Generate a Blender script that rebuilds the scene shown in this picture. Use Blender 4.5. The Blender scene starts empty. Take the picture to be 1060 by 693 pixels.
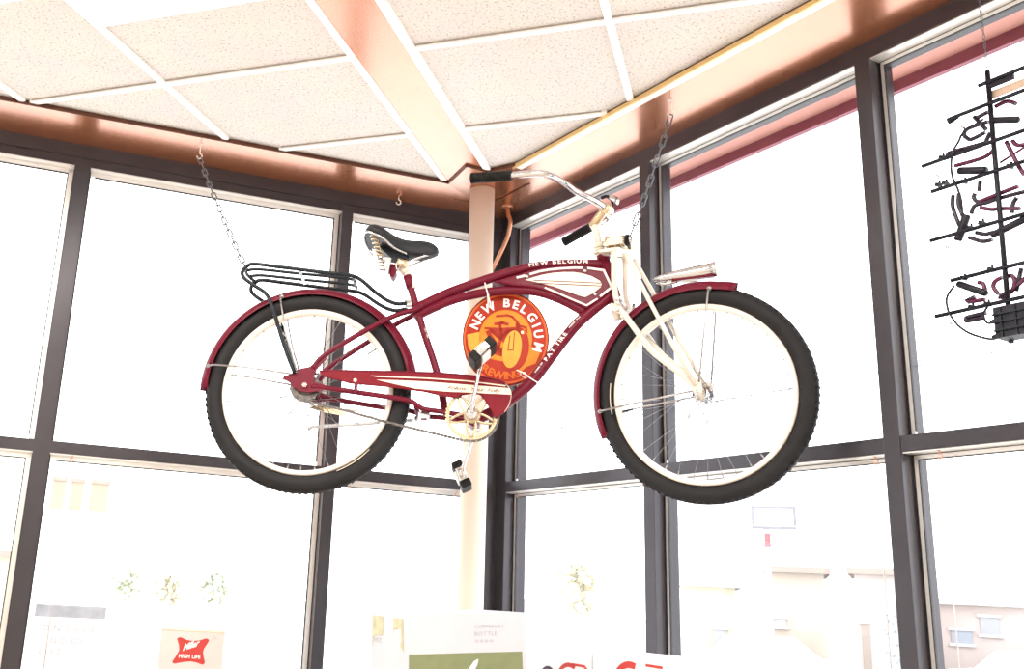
import bpy, bmesh, math, random
from mathutils import Vector, Matrix
PI = math.pi
random.seed(7)
scene = bpy.context.scene
COL = scene.collection

# ------------------------------------------------------------------ materials
def mat(name, color, rough=.5, metal=0., spec=.5, coat=0., emit=None, estr=0., trans=0., bump=None, noise=None):
    m = bpy.data.materials.new(name); m.use_nodes = True
    nt = m.node_tree; b = nt.nodes['Principled BSDF']
    b.inputs['Base Color'].default_value = (*color, 1)
    b.inputs['Roughness'].default_value = rough
    b.inputs['Metallic'].default_value = metal
    b.inputs['Specular IOR Level'].default_value = spec
    b.inputs['Coat Weight'].default_value = coat
    b.inputs['Coat Roughness'].default_value = .08
    b.inputs['Transmission Weight'].default_value = trans
    if emit:
        b.inputs['Emission Color'].default_value = (*emit, 1); b.inputs['Emission Strength'].default_value = estr
    if noise or bump:
        tc = nt.nodes.new('ShaderNodeTexCoord'); n = nt.nodes.new('ShaderNodeTexNoise')
        n.inputs['Scale'].default_value = (noise or bump)[0]; n.inputs['Detail'].default_value = 4
        nt.links.new(tc.outputs['Object'], n.inputs['Vector'])
        if noise:
            r = nt.nodes.new('ShaderNodeValToRGB'); a = noise[1]
            r.color_ramp.elements[0].position = .35; r.color_ramp.elements[1].position = .65
            r.color_ramp.elements[0].color = (*[c*(1-a) for c in color], 1); r.color_ramp.elements[1].color = (*[min(1, c*(1+a)) for c in color], 1)
            nt.links.new(n.outputs['Fac'], r.inputs['Fac']); nt.links.new(r.outputs['Color'], b.inputs['Base Color'])
        if bump:
            bp = nt.nodes.new('ShaderNodeBump'); bp.inputs['Strength'].default_value = bump[1]; bp.inputs['Distance'].default_value = .002
            nt.links.new(n.outputs['Fac'], bp.inputs['Height']); nt.links.new(bp.outputs['Normal'], b.inputs['Normal'])
    return m

M = {}
M['maroon'] = mat('maroon_paint', (.135, .008, .023), .32, 0, .14, .06, noise=(6, .05))
M['maroon_dark'] = mat('maroon_guard', (.175, .009, .018), .36, 0, .12, .04, noise=(6, .05))
M['cream'] = mat('cream_paint', (.86, .74, .60), .35, noise=(8, .03))
M['fork'] = mat('ivory_fork_paint', (.72, .655, .56), .3, 0, .5, .3, noise=(8, .04))
M['rim'] = mat('rim_enamel', (.86, .76, .68), .4, noise=(8, .02))
M['rubber'] = mat('tyre_rubber', (.014, .0135, .015), .62, 0, .25, bump=(90, .4))
M['grip'] = mat('grip_rubber', (.009, .0085, .008), .55, 0, .2, bump=(200, .3))
M['saddle'] = mat('saddle_leather', (.017, .019, .024), .45, 0, .3, bump=(160, .25))
M['chrome'] = mat('chrome', (.64, .63, .63), .10, 1., noise=(12, .04))
M['steel'] = mat('zinc_steel', (.55, .55, .57), .28, 1., noise=(40, .1))
M['chainsteel'] = mat('chain_steel', (.13, .135, .155), .35, .35, noise=(40, .1))
M['stay'] = mat('stay_steel', (.40, .38, .38), .3, .9, noise=(40, .05))
M['spoke'] = mat('spoke_steel', (.34, .34, .36), .3, .8, noise=(40, .05))
M['gold'] = mat('champagne_alloy', (.60, .47, .31), .25, .8, noise=(20, .06))
M['black_metal'] = mat('black_enamel', (.008, .013, .017), .38, 0, .25, 0, noise=(20, .1))
M['dark_steel'] = mat('oily_steel', (.10, .09, .085), .4, .8, noise=(60, .3))
M['white_print'] = mat('white_print', (.9, .84, .82), .5, noise=(30, .02))
M['ink'] = mat('maroon_ink', (.12, .01, .02), .5, noise=(30, .05))
M['bronze'] = mat('dark_bronze_aluminium', (.048, .043, .051), .30, .35, .5, noise=(4, .06))
M['gapgrey'] = mat('painted_tile_gap_shade', (.36, .32, .29), .8, noise=(30, .1))
M['gasket'] = mat('black_gasket', (.012, .012, .016), .5, noise=(30, .1))
M['stop_daylit'] = mat('anodised_with_daylight', (.80, .78, .76), .28, .55, noise=(14, .03))  # pale stops, daylight on frame sides and undersides put into the colour
M['copper'] = mat('copper_soffit', (.52, .178, .072), .26, .72, .5, 1.0, noise=(3, .05))
M['copper'].node_tree.nodes['Principled BSDF'].inputs['Coat Roughness'].default_value = .2
M['copper'].node_tree.nodes['Principled BSDF'].inputs['Coat IOR'].default_value = 1.85
M['copper_edge'] = mat('copper_trim', (.10, .035, .018), .4, .4, noise=(8, .1))
M['brass_trim'] = mat('gold_trim', (.80, .55, .25), .3, .5, noise=(8, .05))
M['ivory_trim'] = mat('ivory_trim', (.90, .84, .78), .35, noise=(8, .02))
M['tbar'] = mat('white_ceiling_tee', (.93, .92, .90), .4, noise=(10, .01))
M['column'] = mat('column_paint', (.86, .73, .62), .45, noise=(5, .02))
M['pipe'] = mat('copper_pipe_metal', (.60, .28, .17), .3, .7, noise=(15, .12))
M['plaster'] = mat('wall_plaster', (.72, .68, .62), .8, noise=(3, .04))
M['lampglow'] = mat('lamp_diffuser', (1, 1, 1), .5, emit=(1., .95, .88), estr=6, noise=(5, .01))
M['lampframe'] = mat('lamp_frame', (.9, .9, .88), .4, noise=(5, .01))
M['tube'] = mat('dark_coated_tube', (.020, .012, .026), .32, 0, .3, .15, noise=(25, .2))
M['tube_red'] = mat('maroon_tube', (.085, .008, .036), .3, 0, .3, .15, noise=(25, .2))
M['signframe'] = mat('sign_frame_metal', (.014, .013, .020), .45, .1, .25, noise=(20, .15))
M['tan'] = mat('tan_label', (.55, .40, .30), .6, noise=(20, .06))
M['wire'] = mat('clear_line', (.62, .58, .58), .35, .2, noise=(20, .05))
M['tie'] = mat('white_nylon', (.9, .87, .83), .5, noise=(20, .02))

def floor_mat():
    m = bpy.data.materials.new('floor_tile'); m.use_nodes = True; nt = m.node_tree; b = nt.nodes['Principled BSDF']
    tc = nt.nodes.new('ShaderNodeTexCoord'); br = nt.nodes.new('ShaderNodeTexBrick')
    br.offset = 0; br.inputs['Scale'].default_value = 1; br.inputs['Brick Width'].default_value = .305; br.inputs['Row Height'].default_value = .305
    br.inputs['Mortar Size'].default_value = .003
    br.inputs['Color1'].default_value = (.62, .56, .48, 1); br.inputs['Color2'].default_value = (.58, .52, .45, 1); br.inputs['Mortar'].default_value = (.3, .27, .24, 1)
    nt.links.new(tc.outputs['Object'], br.inputs['Vector']); nt.links.new(br.outputs['Color'], b.inputs['Base Color'])
    b.inputs['Roughness'].default_value = .45
    return m
M['floor'] = floor_mat()

def tile_mat():
    m = bpy.data.materials.new('fissured_ceiling_tile'); m.use_nodes = True; nt = m.node_tree; b = nt.nodes['Principled BSDF']
    tc = nt.nodes.new('ShaderNodeTexCoord')
    n = nt.nodes.new('ShaderNodeTexNoise'); n.inputs['Scale'].default_value = 120; n.inputs['Detail'].default_value = 2.5; n.inputs['Roughness'].default_value = .6
    r = nt.nodes.new('ShaderNodeValToRGB'); e = r.color_ramp.elements
    e[0].position = .33; e[0].color = (.45, .37, .32, 1); e[1].position = .44; e[1].color = (.745, .69, .65, 1)
    n2 = nt.nodes.new('ShaderNodeTexNoise'); n2.inputs['Scale'].default_value = 7
    mx = nt.nodes.new('ShaderNodeMix'); mx.data_type = 'RGBA'; mx.blend_type = 'MULTIPLY'; mx.inputs['Factor'].default_value = .10
    nt.links.new(tc.outputs['Object'], n.inputs['Vector']); nt.links.new(tc.outputs['Object'], n2.inputs['Vector'])
    nt.links.new(n.outputs['Fac'], r.inputs['Fac']); nt.links.new(r.outputs['Color'], mx.inputs['A']); nt.links.new(n2.outputs['Color'], mx.inputs['B'])
    nt.links.new(mx.outputs['Result'], b.inputs['Base Color']); b.inputs['Roughness'].default_value = .9; b.inputs['Specular IOR Level'].default_value = .15
    bp = nt.nodes.new('ShaderNodeBump'); bp.inputs['Strength'].default_value = .3; bp.inputs['Distance'].default_value = .002
    nt.links.new(n.outputs['Fac'], bp.inputs['Height']); nt.links.new(bp.outputs['Normal'], b.inputs['Normal'])
    return m
M['tile'] = tile_mat()

def glass_mat():
    m = bpy.data.materials.new('window_glass'); m.use_nodes = True; nt = m.node_tree
    for n in list(nt.nodes):
        if n.type != 'OUTPUT_MATERIAL': nt.nodes.remove(n)
    out = [n for n in nt.nodes if n.type == 'OUTPUT_MATERIAL'][0]
    t = nt.nodes.new('ShaderNodeBsdfTransparent'); t.inputs['Color'].default_value = (.985, .99, .99, 1)
    g = nt.nodes.new('ShaderNodeBsdfGlossy'); g.inputs['Roughness'].default_value = .0
    f = nt.nodes.new('ShaderNodeLayerWeight'); f.inputs['Blend'].default_value = .5
    pw = nt.nodes.new('ShaderNodeMath'); pw.operation = 'POWER'; pw.inputs[1].default_value = 5
    ma = nt.nodes.new('ShaderNodeMath'); ma.operation = 'MULTIPLY_ADD'; ma.inputs[1].default_value = .6; ma.inputs[2].default_value = .015
    nt.links.new(f.outputs['Facing'], pw.inputs[0]); nt.links.new(pw.outputs[0], ma.inputs[0])
    mx = nt.nodes.new('ShaderNodeMixShader')
    nt.links.new(ma.outputs[0], mx.inputs['Fac']); nt.links.new(t.outputs[0], mx.inputs[1]); nt.links.new(g.outputs[0], mx.inputs[2])
    nt.links.new(mx.outputs[0], out.inputs['Surface'])
    return m
M['glass'] = glass_mat()

# ------------------------------------------------------------------ mesh helpers
class MB:
    """Collects shapes for one mesh object (several material slots possible)."""
    def __init__(s): s.v = []; s.f = []; s.m = []; s.sm = []; s.mi = 0
    def add(s, vs, fs, smooth=False):
        o = len(s.v); s.v += [tuple(v) for v in vs]
        for f in fs: s.f.append([i+o for i in f]); s.m.append(s.mi); s.sm.append(smooth)
    def slot(s, i): s.mi = i; return s
    def hexa(s, p):   # 8 points: bottom quad then top quad
        s.add(p, [(0, 1, 2, 3), (7, 6, 5, 4), (0, 4, 5, 1), (1, 5, 6, 2), (2, 6, 7, 3), (3, 7, 4, 0)])
    def box(s, c, d, R=None):
        c = Vector(c); pts = []
        for z in (-.5, .5):
            for x, y in ((-.5, -.5), (.5, -.5), (.5, .5), (-.5, .5)):
                p = Vector((x*d[0], y*d[1], z*d[2])); pts.append(c + (R @ p if R else p))
        s.hexa(pts)
    def tube(s, pts, r, n=10, closed=False, caps=True, smooth=True, flat=1.0, up=None):
        P = [Vector(p) for p in pts]; N = len(P)
        rs = r if isinstance(r, (list, tuple)) else [r]*N
        T = []
        for i in range(N):
            a = P[(i-1) % N] if (closed or i > 0) else P[i]
            b = P[(i+1) % N] if (closed or i < N-1) else P[i]
            t = b-a; T.append(t.normalized() if t.length > 1e-9 else Vector((0, 0, 1)))
        u = Vector(up) if up else (Vector((0, 1, 0)) if abs(T[0].y) < .9 else Vector((1, 0, 0)))
        vs = []; fs = []
        for i in range(N):
            u = (u - T[i]*u.dot(T[i])).normalized(); w = T[i].cross(u)
            for k in range(n):
                a = 2*PI*k/n; vs.append(P[i] + rs[i]*(math.cos(a)*u + flat*math.sin(a)*w))
        L = N if closed else N-1
        for i in range(L):
            j = (i+1) % N
            for k in range(n): fs.append((i*n+k, i*n+(k+1) % n, j*n+(k+1) % n, j*n+k))
        s.add(vs, fs, smooth)
        if caps and not closed:
            s.add(vs[:n], [tuple(reversed(range(n)))]); s.add(vs[-n:], [tuple(range(n))])
    def lathe(s, prof, axis_o, ax, n=32, smooth=True, arc=None):
        """prof: (radius, along-axis) list; closed ring when the first and last points coincide."""
        o = Vector(axis_o); a = Vector(ax).normalized()
        u = Vector((1, 0, 0)) if abs(a.x) < .9 else Vector((0, 0, 1))
        u = (u - a*u.dot(a)).normalized(); w = a.cross(u)
        a0, a1 = arc if arc else (0, 2*PI); N = n if not arc else n+1
        vs = []
        for i in range(N):
            t = a0 + (a1-a0)*i/n
            for r, h in prof: vs.append(o + a*h + r*(math.cos(t)*u + math.sin(t)*w))
        m = len(prof); fs = []
        for i in range(n):
            j = (i+1) % N
            for k in range(m-1): fs.append((i*m+k, j*m+k, j*m+k+1, i*m+k+1))
        s.add(vs, fs, smooth)
    def cyl(s, p0, p1, r0, r1=None, n=16, smooth=True):
        r1 = r0 if r1 is None else r1
        p0 = Vector(p0); p1 = Vector(p1); d = p1-p0
        s.lathe([(0, 0), (r0, 0), (r0, 0), (r1, d.length), (r1, d.length), (0, d.length)], p0, d, n, smooth)
    def ball(s, c, r, n=12, sc=(1, 1, 1)):
        vs = []; fs = []; c = Vector(c)
        for i in range(n+1):
            th = PI*i/n
            for k in range(2*n):
                ph = PI*k/n; vs.append(c + Vector((r*sc[0]*math.sin(th)*math.cos(ph), r*sc[1]*math.sin(th)*math.sin(ph), r*sc[2]*math.cos(th))))
        for i in range(n):
            for k in range(2*n): fs.append((i*2*n+k, (i+1)*2*n+k, (i+1)*2*n+(k+1) % (2*n), i*2*n+(k+1) % (2*n)))
        s.add(vs, fs, True)
    def prism(s, poly, y0, y1, fn=None):
        """poly: list of (x, z); extruded along y."""
        fn = fn or (lambda x, y, z: (x, y, z)); n = len(poly)
        vs = [fn(x, y0, z) for x, z in poly] + [fn(x, y1, z) for x, z in poly]
        fs = [tuple(range(n)), tuple(reversed(range(n, 2*n)))] + [(i, i+n, (i+1) % n+n, (i+1) % n) for i in range(n)]
        s.add(vs, fs)
    def build(s, name, mats, parent=None, bevel=0, mtx=None, weld=True):
        me = bpy.data.meshes.new(name); me.from_pydata(s.v, [], s.f)
        for m in (mats if isinstance(mats, (list, tuple)) else [mats]): me.materials.append(M[m] if isinstance(m, str) else m)
        for p, mi, sm in zip(me.polygons, s.m, s.sm): p.material_index = mi; p.use_smooth = sm
        bm = bmesh.new(); bm.from_mesh(me)
        if weld: bmesh.ops.remove_doubles(bm, verts=bm.verts, dist=1e-5)
        bmesh.ops.recalc_face_normals(bm, faces=bm.faces)
        bm.to_mesh(me); bm.free(); me.update()
        o = bpy.data.objects.new(name, me); COL.objects.link(o)
        if parent: o.parent = parent
        if mtx is not None: o.matrix_basis = mtx
        if bevel:
            b = o.modifiers.new('bevel', 'BEVEL'); b.width = bevel; b.segments = 2; b.limit_method = 'ANGLE'; b.angle_limit = math.radians(40)
        return o

def spline(pts, sub=6, closed=False):
    P = [Vector(p) for p in pts]; n = len(P)
    if n < 3: return P
    out = []
    rng = range(n) if closed else range(n-1)
    for i in rng:
        if closed: a, b, c, d = P[(i-1) % n], P[i], P[(i+1) % n], P[(i+2) % n]
        else: a, b, c, d = P[max(i-1, 0)], P[i], P[i+1], P[min(i+2, n-1)]
        for k in range(sub):
            t = k/sub
            out.append(.5*((2*b) + (-a+c)*t + (2*a-5*b+4*c-d)*t*t + (-a+3*b-3*c+d)*t**3))
    if not closed: out.append(P[-1])
    return out

def setp(o, label=None, cat=None, group=None, kind=None):
    if label: o['label'] = label
    if cat: o['category'] = cat
    if group: o['group'] = group
    if kind: o['kind'] = kind
    return o
def empty(name, mtx, label, cat, group=None):
    o = bpy.data.objects.new(name, None); COL.objects.link(o); o.matrix_basis = mtx; o.empty_display_size = .1
    return setp(o, label, cat, group)

# ------------------------------------------------------------------ lettering
_glyph = {}
def glyph(ch, bold=0.):
    key = (ch, bold)
    if key in _glyph: return _glyph[key]
    cu = bpy.data.curves.new('glyph', 'FONT'); cu.body = ch; cu.size = 1; cu.offset = bold; cu.resolution_u = 3
    ob = bpy.data.objects.new('glyph', cu); COL.objects.link(ob)
    dg = bpy.context.evaluated_depsgraph_get(); dg.update()
    me = bpy.data.meshes.new_from_object(ob.evaluated_get(dg))
    bm = bmesh.new(); bm.from_mesh(me); bmesh.ops.remove_doubles(bm, verts=bm.verts, dist=1e-5); bmesh.ops.triangulate(bm, faces=bm.faces)
    for _ in range(2):
        ed = [e for e in bm.edges if e.calc_length() > .16]
        if ed: bmesh.ops.subdivide_edges(bm, edges=ed, cuts=1); bmesh.ops.triangulate(bm, faces=bm.faces)
    bm.to_mesh(me); bm.free()
    vs = [(v.co.x, v.co.y) for v in me.vertices]; fs = [tuple(p.vertices) for p in me.polygons]
    bpy.data.objects.remove(ob); bpy.data.curves.remove(cu); bpy.data.meshes.remove(me)
    x0 = min(v[0] for v in vs); x1 = max(v[0] for v in vs)
    vs = [(x-x0, y) for x, y in vs]
    _glyph[key] = (vs, fs, x1-x0); return _glyph[key]
def text_width(t, gap=.09, bold=0., space=.38): return sum(space if c == ' ' else glyph(c, bold)[2]+gap for c in t) - gap
def put_text(mb, t, size, fn, gap=.09, bold=0., align=0., slant=0., xs=1., space=.38, per_letter=None):
    """fn(u, v) -> 3D; u along the line, v upwards; align 0 left, .5 centre."""
    x = -align*text_width(t, gap, bold, space)
    for c in t:
        if c == ' ': x += space; continue
        vs, fs, w = glyph(c, bold)
        if per_letter: pts = [per_letter((x+w/2)*size*xs, (vx-w/2)*size*xs, vy*size) for vx, vy in vs]
        else: pts = [fn((x+vx+slant*vy)*size*xs, vy*size) for vx, vy in vs]
        mb.add(pts, fs); x += w+gap

# ------------------------------------------------------------------ camera
cr2 = Vector((.99844076, -.01492704, .0537887)); cu2 = Vector((-.0558215, -.26698961, .96208134)); cf2 = Vector((0, .9635838, .26740656))
cam = bpy.data.cameras.new('camera'); co = bpy.data.objects.new('camera', cam); COL.objects.link(co)
mw = Matrix((cr2, cu2, -cf2)).transposed().to_4x4(); mw.translation = (0, 0, 1.6); co.matrix_world = mw
cam.sensor_width = 36; cam.lens = 36*1049.37/1060; cam.shift_x = 130.11/1060; cam.shift_y = -17.88/1060; cam.clip_end = 500; cam.clip_start = .05
scene.camera = co

# ------------------------------------------------------------------ room shell
CO = Vector((.51822, 4.45729, 0)); DL = Vector((-.951755, -.306858, 0)); DR = Vector((.485573, -.874196, 0))
NL = Vector((.306858, -.951755, 0)); NR = Vector((-.874196, -.485573, 0))
ZC = 3.360; ZS = 3.35
def WP(side, s, o, z):
    d, n = (DL, NL) if side == 'L' else (DR, NR)
    p = CO + d*s + n*o; return Vector((p.x, p.y, z))
def wbox(mb, side, s0, s1, o0, o1, z0, z1):
    mb.hexa([WP(side, s, o, z) for z in (z0, z1) for s, o in ((s0, o0), (s1, o0), (s1, o1), (s0, o1))])

LEN_L, LEN_R = 4.3, 6.2
pLend = CO + DL*LEN_L; pRend = CO + DR*LEN_R; pFar = pLend + DR*LEN_R
room = [CO, pRend, pFar, pLend]
def slab(name, poly, z0, z1, m):
    mb = MB(); n = len(poly); vs = [(p.x, p.y, z0) for p in poly] + [(p.x, p.y, z1) for p in poly]
    mb.add(vs, [tuple(range(n)), tuple(reversed(range(n, 2*n)))] + [(i, i+n, (i+1) % n+n, (i+1) % n) for i in range(n)])
    return mb.build(name, m)
ext_poly = [CO - NL*.13 - NR*.13, pRend - NR*.13 + DR*.1, pFar + DL*.1 + DR*.1, pLend - NL*.13 + DL*.1]
setp(slab('floor', ext_poly, -.12, 0, 'floor'), kind='structure')

# ceiling: grid of mineral tiles in white tees, laid along g1/g2
g1 = Vector((-.934329, .356412, 0)); g2 = Vector((.356412, .934329, 0))
def G(a, b, z): p = g1*a + g2*b; return Vector((p.x, p.y, z))
mb = MB()
n = len(ext_poly); vs = [(p.x, p.y, ZC+.006) for p in ext_poly] + [(p.x, p.y, ZC+.12) for p in ext_poly]
mb.add(vs, [tuple(range(n)), tuple(reversed(range(n, 2*n)))] + [(i, i+n, (i+1) % n+n, (i+1) % n) for i in range(n)])
ceil = setp(mb.build('ceiling', 'tile'), kind='structure')
def gbox(mb, a0, a1, b0, b1, z0, z1): mb.hexa([G(a, b, z) for z in (z0, z1) for a, b in ((a0, b0), (a1, b0), (a1, b1), (a0, b1))])
H = 1.77; CELL = .345*H
tee = MB(); gap = MB()
TL = (Vector((-1.51225, 3.51272, 0)), Vector((.20264, 4.08472, 0))); TR = (Vector((.41301, 4.01303, 0)), Vector((1.20396, 2.58444, 0)))
HB = .012
LA, LB = 1.123*H, .698*H      # grid line left of the beam, beam's left edge
RA, RB = .221*H, .5935*H
def cross2(a, b): return a.x*b.y - a.y*b.x
# inner outline of the tiled field: soffit edges and the two plain walls
TLo = CO + NL*.2755; TRo = CO + NR*.3085
den = cross2(DL, DR); kx = CO + DL*0
tt = cross2(TRo-TLo, DR)/den
field = [TLo + DL*tt, pRend + NR*.3085, pFar, pLend + NL*.2755]
def clip_line(p, d):
    lo, hi = -99., 99.
    n = len(field); cen = sum((q for q in field), Vector())/n
    for i in range(n):
        q0, q1 = field[i], field[(i+1) % n]; e = q1-q0; nn = Vector((-e.y, e.x, 0))
        if nn.dot(cen-q0) < 0: nn = -nn
        k = nn.dot(d); c = nn.dot(p-q0)
        if abs(k) < 1e-9:
            if c < 0: return None
        elif k > 0: lo = max(lo, -c/k)
        else: hi = min(hi, -c/k)
    return (lo, hi) if hi > lo else None
for a, w in ((LA, HB), (LA+CELL*1.0, HB), (LA+CELL*2, HB), (LA+CELL*3, HB), (RA, HB), (RA-CELL, HB), (RA-2*CELL, HB), (RA-3*CELL, HB), (RA-4*CELL, HB), (LB+.011, .013), (RB-.013, .015)):
    c = clip_line(G(a, 0, 0), g2)
    if c: gbox(tee, a-w, a+w, c[0], c[1]-.006, ZC-.006, ZC+.007)
for k in range(-9, 2):
    b = 1.59*H + CELL*k; c = clip_line(G(0, b, 0), g1)
    if not c: continue
    for lo, hi in ((max(LB, c[0]), c[1]), (c[0], min(RB, c[1]))):
        if hi-lo < .02: continue
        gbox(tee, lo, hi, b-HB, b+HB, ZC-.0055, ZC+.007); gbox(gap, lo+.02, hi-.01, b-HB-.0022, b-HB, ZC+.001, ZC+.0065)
tee.build('ceiling_grid', 'tbar', ceil); gap.build('painted_gap_shade', 'gapgrey', ceil)  # grey strips paint in the shade beside the tees

# copper beam running to the corner (flush with the tees) and the copper soffit round the glazing
mb = MB(); gbox(mb, RB, LB, -2.3*H, 2.19*H, ZC-.004, ZC+.006)
setp(mb.build('trim_1', 'copper'), kind='structure')
P1 = Vector((.236, 4.080, 0)); P2 = Vector((.298, 3.888, 0)); P3 = Vector((.392, 3.934, 0))
tL0 = P1 + (TL[0]-TL[1]).normalized()*4.6; tR0 = Vector((.413, 4.013, 0)) + (TR[1]-TR[0]).normalized()*6.0
iR = P3 + (TR[1]-TR[0]).normalized()*.02
wLe = CO + DL*4.3; wRe = CO + DR*6.2
tL0 = wLe + NL*.2755; tR0 = wRe + NR*.3085
TRc = CO + NR*.3085
wLs = CO + DL*.40; tLs = CO + DL*.40 + NL*.2755; tRs = CO + DR*.52 + NR*.3085
DROP = .010                                          # the left soffit falls slightly towards the glass
mb = MB(); z3 = lambda p, z: (p.x, p.y, z)
vs = [z3(CO, ZS), z3(wRe, ZS), z3(tR0, ZS), z3(tRs, ZS), z3(P3, ZS), z3(P2, ZS), z3(P1, ZS), z3(tLs, ZS), z3(wLs, ZS-DROP), z3(tL0, ZS+.003), z3(wLe, ZS-DROP)]
mb.add(vs, [(0, 1, 2, 3), (0, 3, 4, 5), (0, 5, 6), (0, 6, 7), (0, 7, 8), (8, 7, 9, 10)])
for p, q in ((tR0, tRs), (tRs, P3), (P3, P2), (P2, P1), (P1, tLs), (tLs, tL0)): mb.add([z3(p, ZS), z3(q, ZS), z3(q, ZC+.004), z3(p, ZC+.004)], [(0, 1, 2, 3)])
top = [CO, wRe, tR0, tRs, P3, P2, P1, tLs, tL0, wLe]; mb.add([z3(p, ZC+.05) for p in top], [tuple(range(10))])
sof = setp(mb.build('trim_2', 'copper'), kind='structure')
# dark rolled edge on the left side and round the corner step, gold and ivory mouldings on the right side
mb = MB()
def strip(mb, pts, w, z0, z1):
    for a, b in zip(pts[:-1], pts[1:]):
        d = (b-a).normalized(); nn = Vector((-d.y, d.x, 0))*w/2; a = a-d*.002; b = b+d*.002
        mb.hexa([Vector((q.x, q.y, z)) for z in (z0, z1) for q in (a-nn, b-nn, b+nn, a+nn)])
strip(mb, [tL0, CO + DL*.40 + NL*.2755, P1, P2, P3], .007, ZS-.003, ZC+.003)
strip(mb, [P3, CO + DR*.52 + NR*.3085], .006, ZS-.002, ZC+.003)
strip(mb, [Vector((.155, 4.212, 0)), Vector((.350, 4.269, 0))], .006, ZS-.003, ZS+.004)
strip(mb, [Vector((.461, 4.241, 0)), Vector((.581, 4.031, 0))], .008, ZS-.003, ZS+.004)
mb.build('rolled_edge', 'copper_edge', sof)
mb = MB(); sR = CO + DR*.50
strip(mb, [sR + NR*.310, wRe + NR*.310], .006, ZS-.010, ZC-.003); mb.build('gold_moulding', 'brass_trim', sof)
mb = MB(); strip(mb, [sR + DR*.02 + NR*.294, wRe + NR*.294], .026, ZS-.011, ZS+.004); mb.build('ivory_moulding', 'ivory_trim', sof)
mb = MB(); strip(mb, [sR + NR*.309, wRe + NR*.309], .004, ZC-.003, ZC+.003); mb.build('painted_gap_shade', 'copper_edge', sof)  # dark strip painted in for the shade line above the gold moulding

# glazed walls --------------------------------------------------------------
FO, BK = 0.0, -.114
mulL = [(.727, .777), (1.861, 1.923), (3.03, 3.09), (4.16, 4.3)]
mulR = [(.908, .960), (1.860, 1.911), (2.81, 2.861), (3.762, 3.813), (4.714, 4.765)]
RAILZ = (2.069, 2.114); SILL = .45
HL, HR = 3.249, 3.293
mb = MB()
wbox(mb, 'L', -.0, LEN_L, BK, FO, HL, ZC+.1)
wbox(mb, 'L', -.0, LEN_L, FO-.002, FO+.006, HL+.036, ZS+.004)
for a, b in mulL: wbox(mb, 'L', a, b, BK, FO+.002, SILL, HL)
wbox(mb, 'L', .0, .12, BK, FO, SILL, HL)
prev = .12
for a, b in mulL: wbox(mb, 'L', prev, a, BK, FO, *RAILZ); prev = b
frL = setp(mb.build('wall_left', 'bronze', bevel=.0015), kind='structure')
mb = MB(); wbox(mb, 'L', -.12, LEN_L, BK-.02, .012, 0, SILL); setp(mb.build('wall_left_sill', 'plaster'), kind='structure')
mb = MB()
wbox(mb, 'R', -.0, LEN_R, BK, FO, HR, ZC+.1)
for a, b in mulR: wbox(mb, 'R', a, b, BK, FO+.002, SILL, HR)
wbox(mb, 'R', -.055, .07, BK, FO, SILL, HR)
prev = .07
for a, b in mulR: wbox(mb, 'R', prev, a, BK, FO, *RAILZ); prev = b
frR = setp(mb.build('wall_right', 'bronze', bevel=.0015), kind='structure')
mb = MB(); wbox(mb, 'R', -.12, LEN_R, BK-.02, .012, 0, SILL); setp(mb.build('wall_right_sill', 'plaster'), kind='structure')
mb = MB(); wbox(mb, 'R', 4.765, LEN_R, BK, 0, SILL, HR); setp(mb.build('wall_right_back', 'plaster'), kind='structure')
def wall_between(name, a, b):
    d = (b-a).normalized(); nn = Vector((-d.y, d.x, 0))*.1
    if nn.dot(Vector((0, 0, 0))-a) > 0: nn = -nn
    mb = MB(); mb.hexa([Vector((q.x, q.y, z)) for z in (0, ZC+.1) for q in (a, b, b+nn, a+nn)]); setp(mb.build(name, 'plaster'), kind='structure')
wall_between('wall_back', pRend, pFar); wall_between('wall_side', pFar, pLend)

wn = 0
def pane(side, s0, s1, z0, z1, jamb):
    """one glass unit: glass, black gasket, bright spacer along the head and the jamb the camera can see past"""
    global wn; wn += 1
    mb = MB(); wbox(mb, side, s0-.004, s1+.004, -.060, -.053, z0-.004, z1+.004)
    g = setp(mb.build('window_%d' % wn, 'glass'), kind='structure')
    k = MB(); o0, o1 = -.053, -.046
    ring = lambda e0, e1: [(s0+e0, s0+e1, z0+e0, z1-e0), (s1-e1, s1-e0, z0+e0, z1-e0), (s0+e0, s1-e0, z1-e1, z1-e0), (s0+e0, s1-e0, z0+e0, z0+e1)]
    for a, b, c, d in ring(-.001, .006)[0:4]: wbox(k, side, a, b, o0, o1, c, d)
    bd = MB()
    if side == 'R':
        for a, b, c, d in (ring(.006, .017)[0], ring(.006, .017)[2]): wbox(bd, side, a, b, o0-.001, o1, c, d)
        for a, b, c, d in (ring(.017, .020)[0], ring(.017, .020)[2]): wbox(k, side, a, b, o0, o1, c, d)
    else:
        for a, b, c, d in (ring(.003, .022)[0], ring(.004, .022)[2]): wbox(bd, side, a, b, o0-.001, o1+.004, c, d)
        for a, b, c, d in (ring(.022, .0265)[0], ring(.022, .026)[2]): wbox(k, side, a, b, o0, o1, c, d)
    wbox(bd, side, s0+.001, s1-.001, -.046, -.004, z1-.004, z1-.0005)  # pale plate, its colour carries the daylight under head and rail
    k.build('gasket', 'gasket', g); bd.build('bead_and_daylit_plate', 'stop_daylit', g)
prev = .12
for a, b in mulL:
    pane('L', prev, a, RAILZ[1], HL, 0); pane('L', prev, a, SILL, RAILZ[0], 0); prev = b
prev = .07
for a, b in mulR:
    pane('R', prev, a, RAILZ[1], HR, 0); pane('R', prev, a, SILL, RAILZ[0], 0); prev = b

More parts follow.
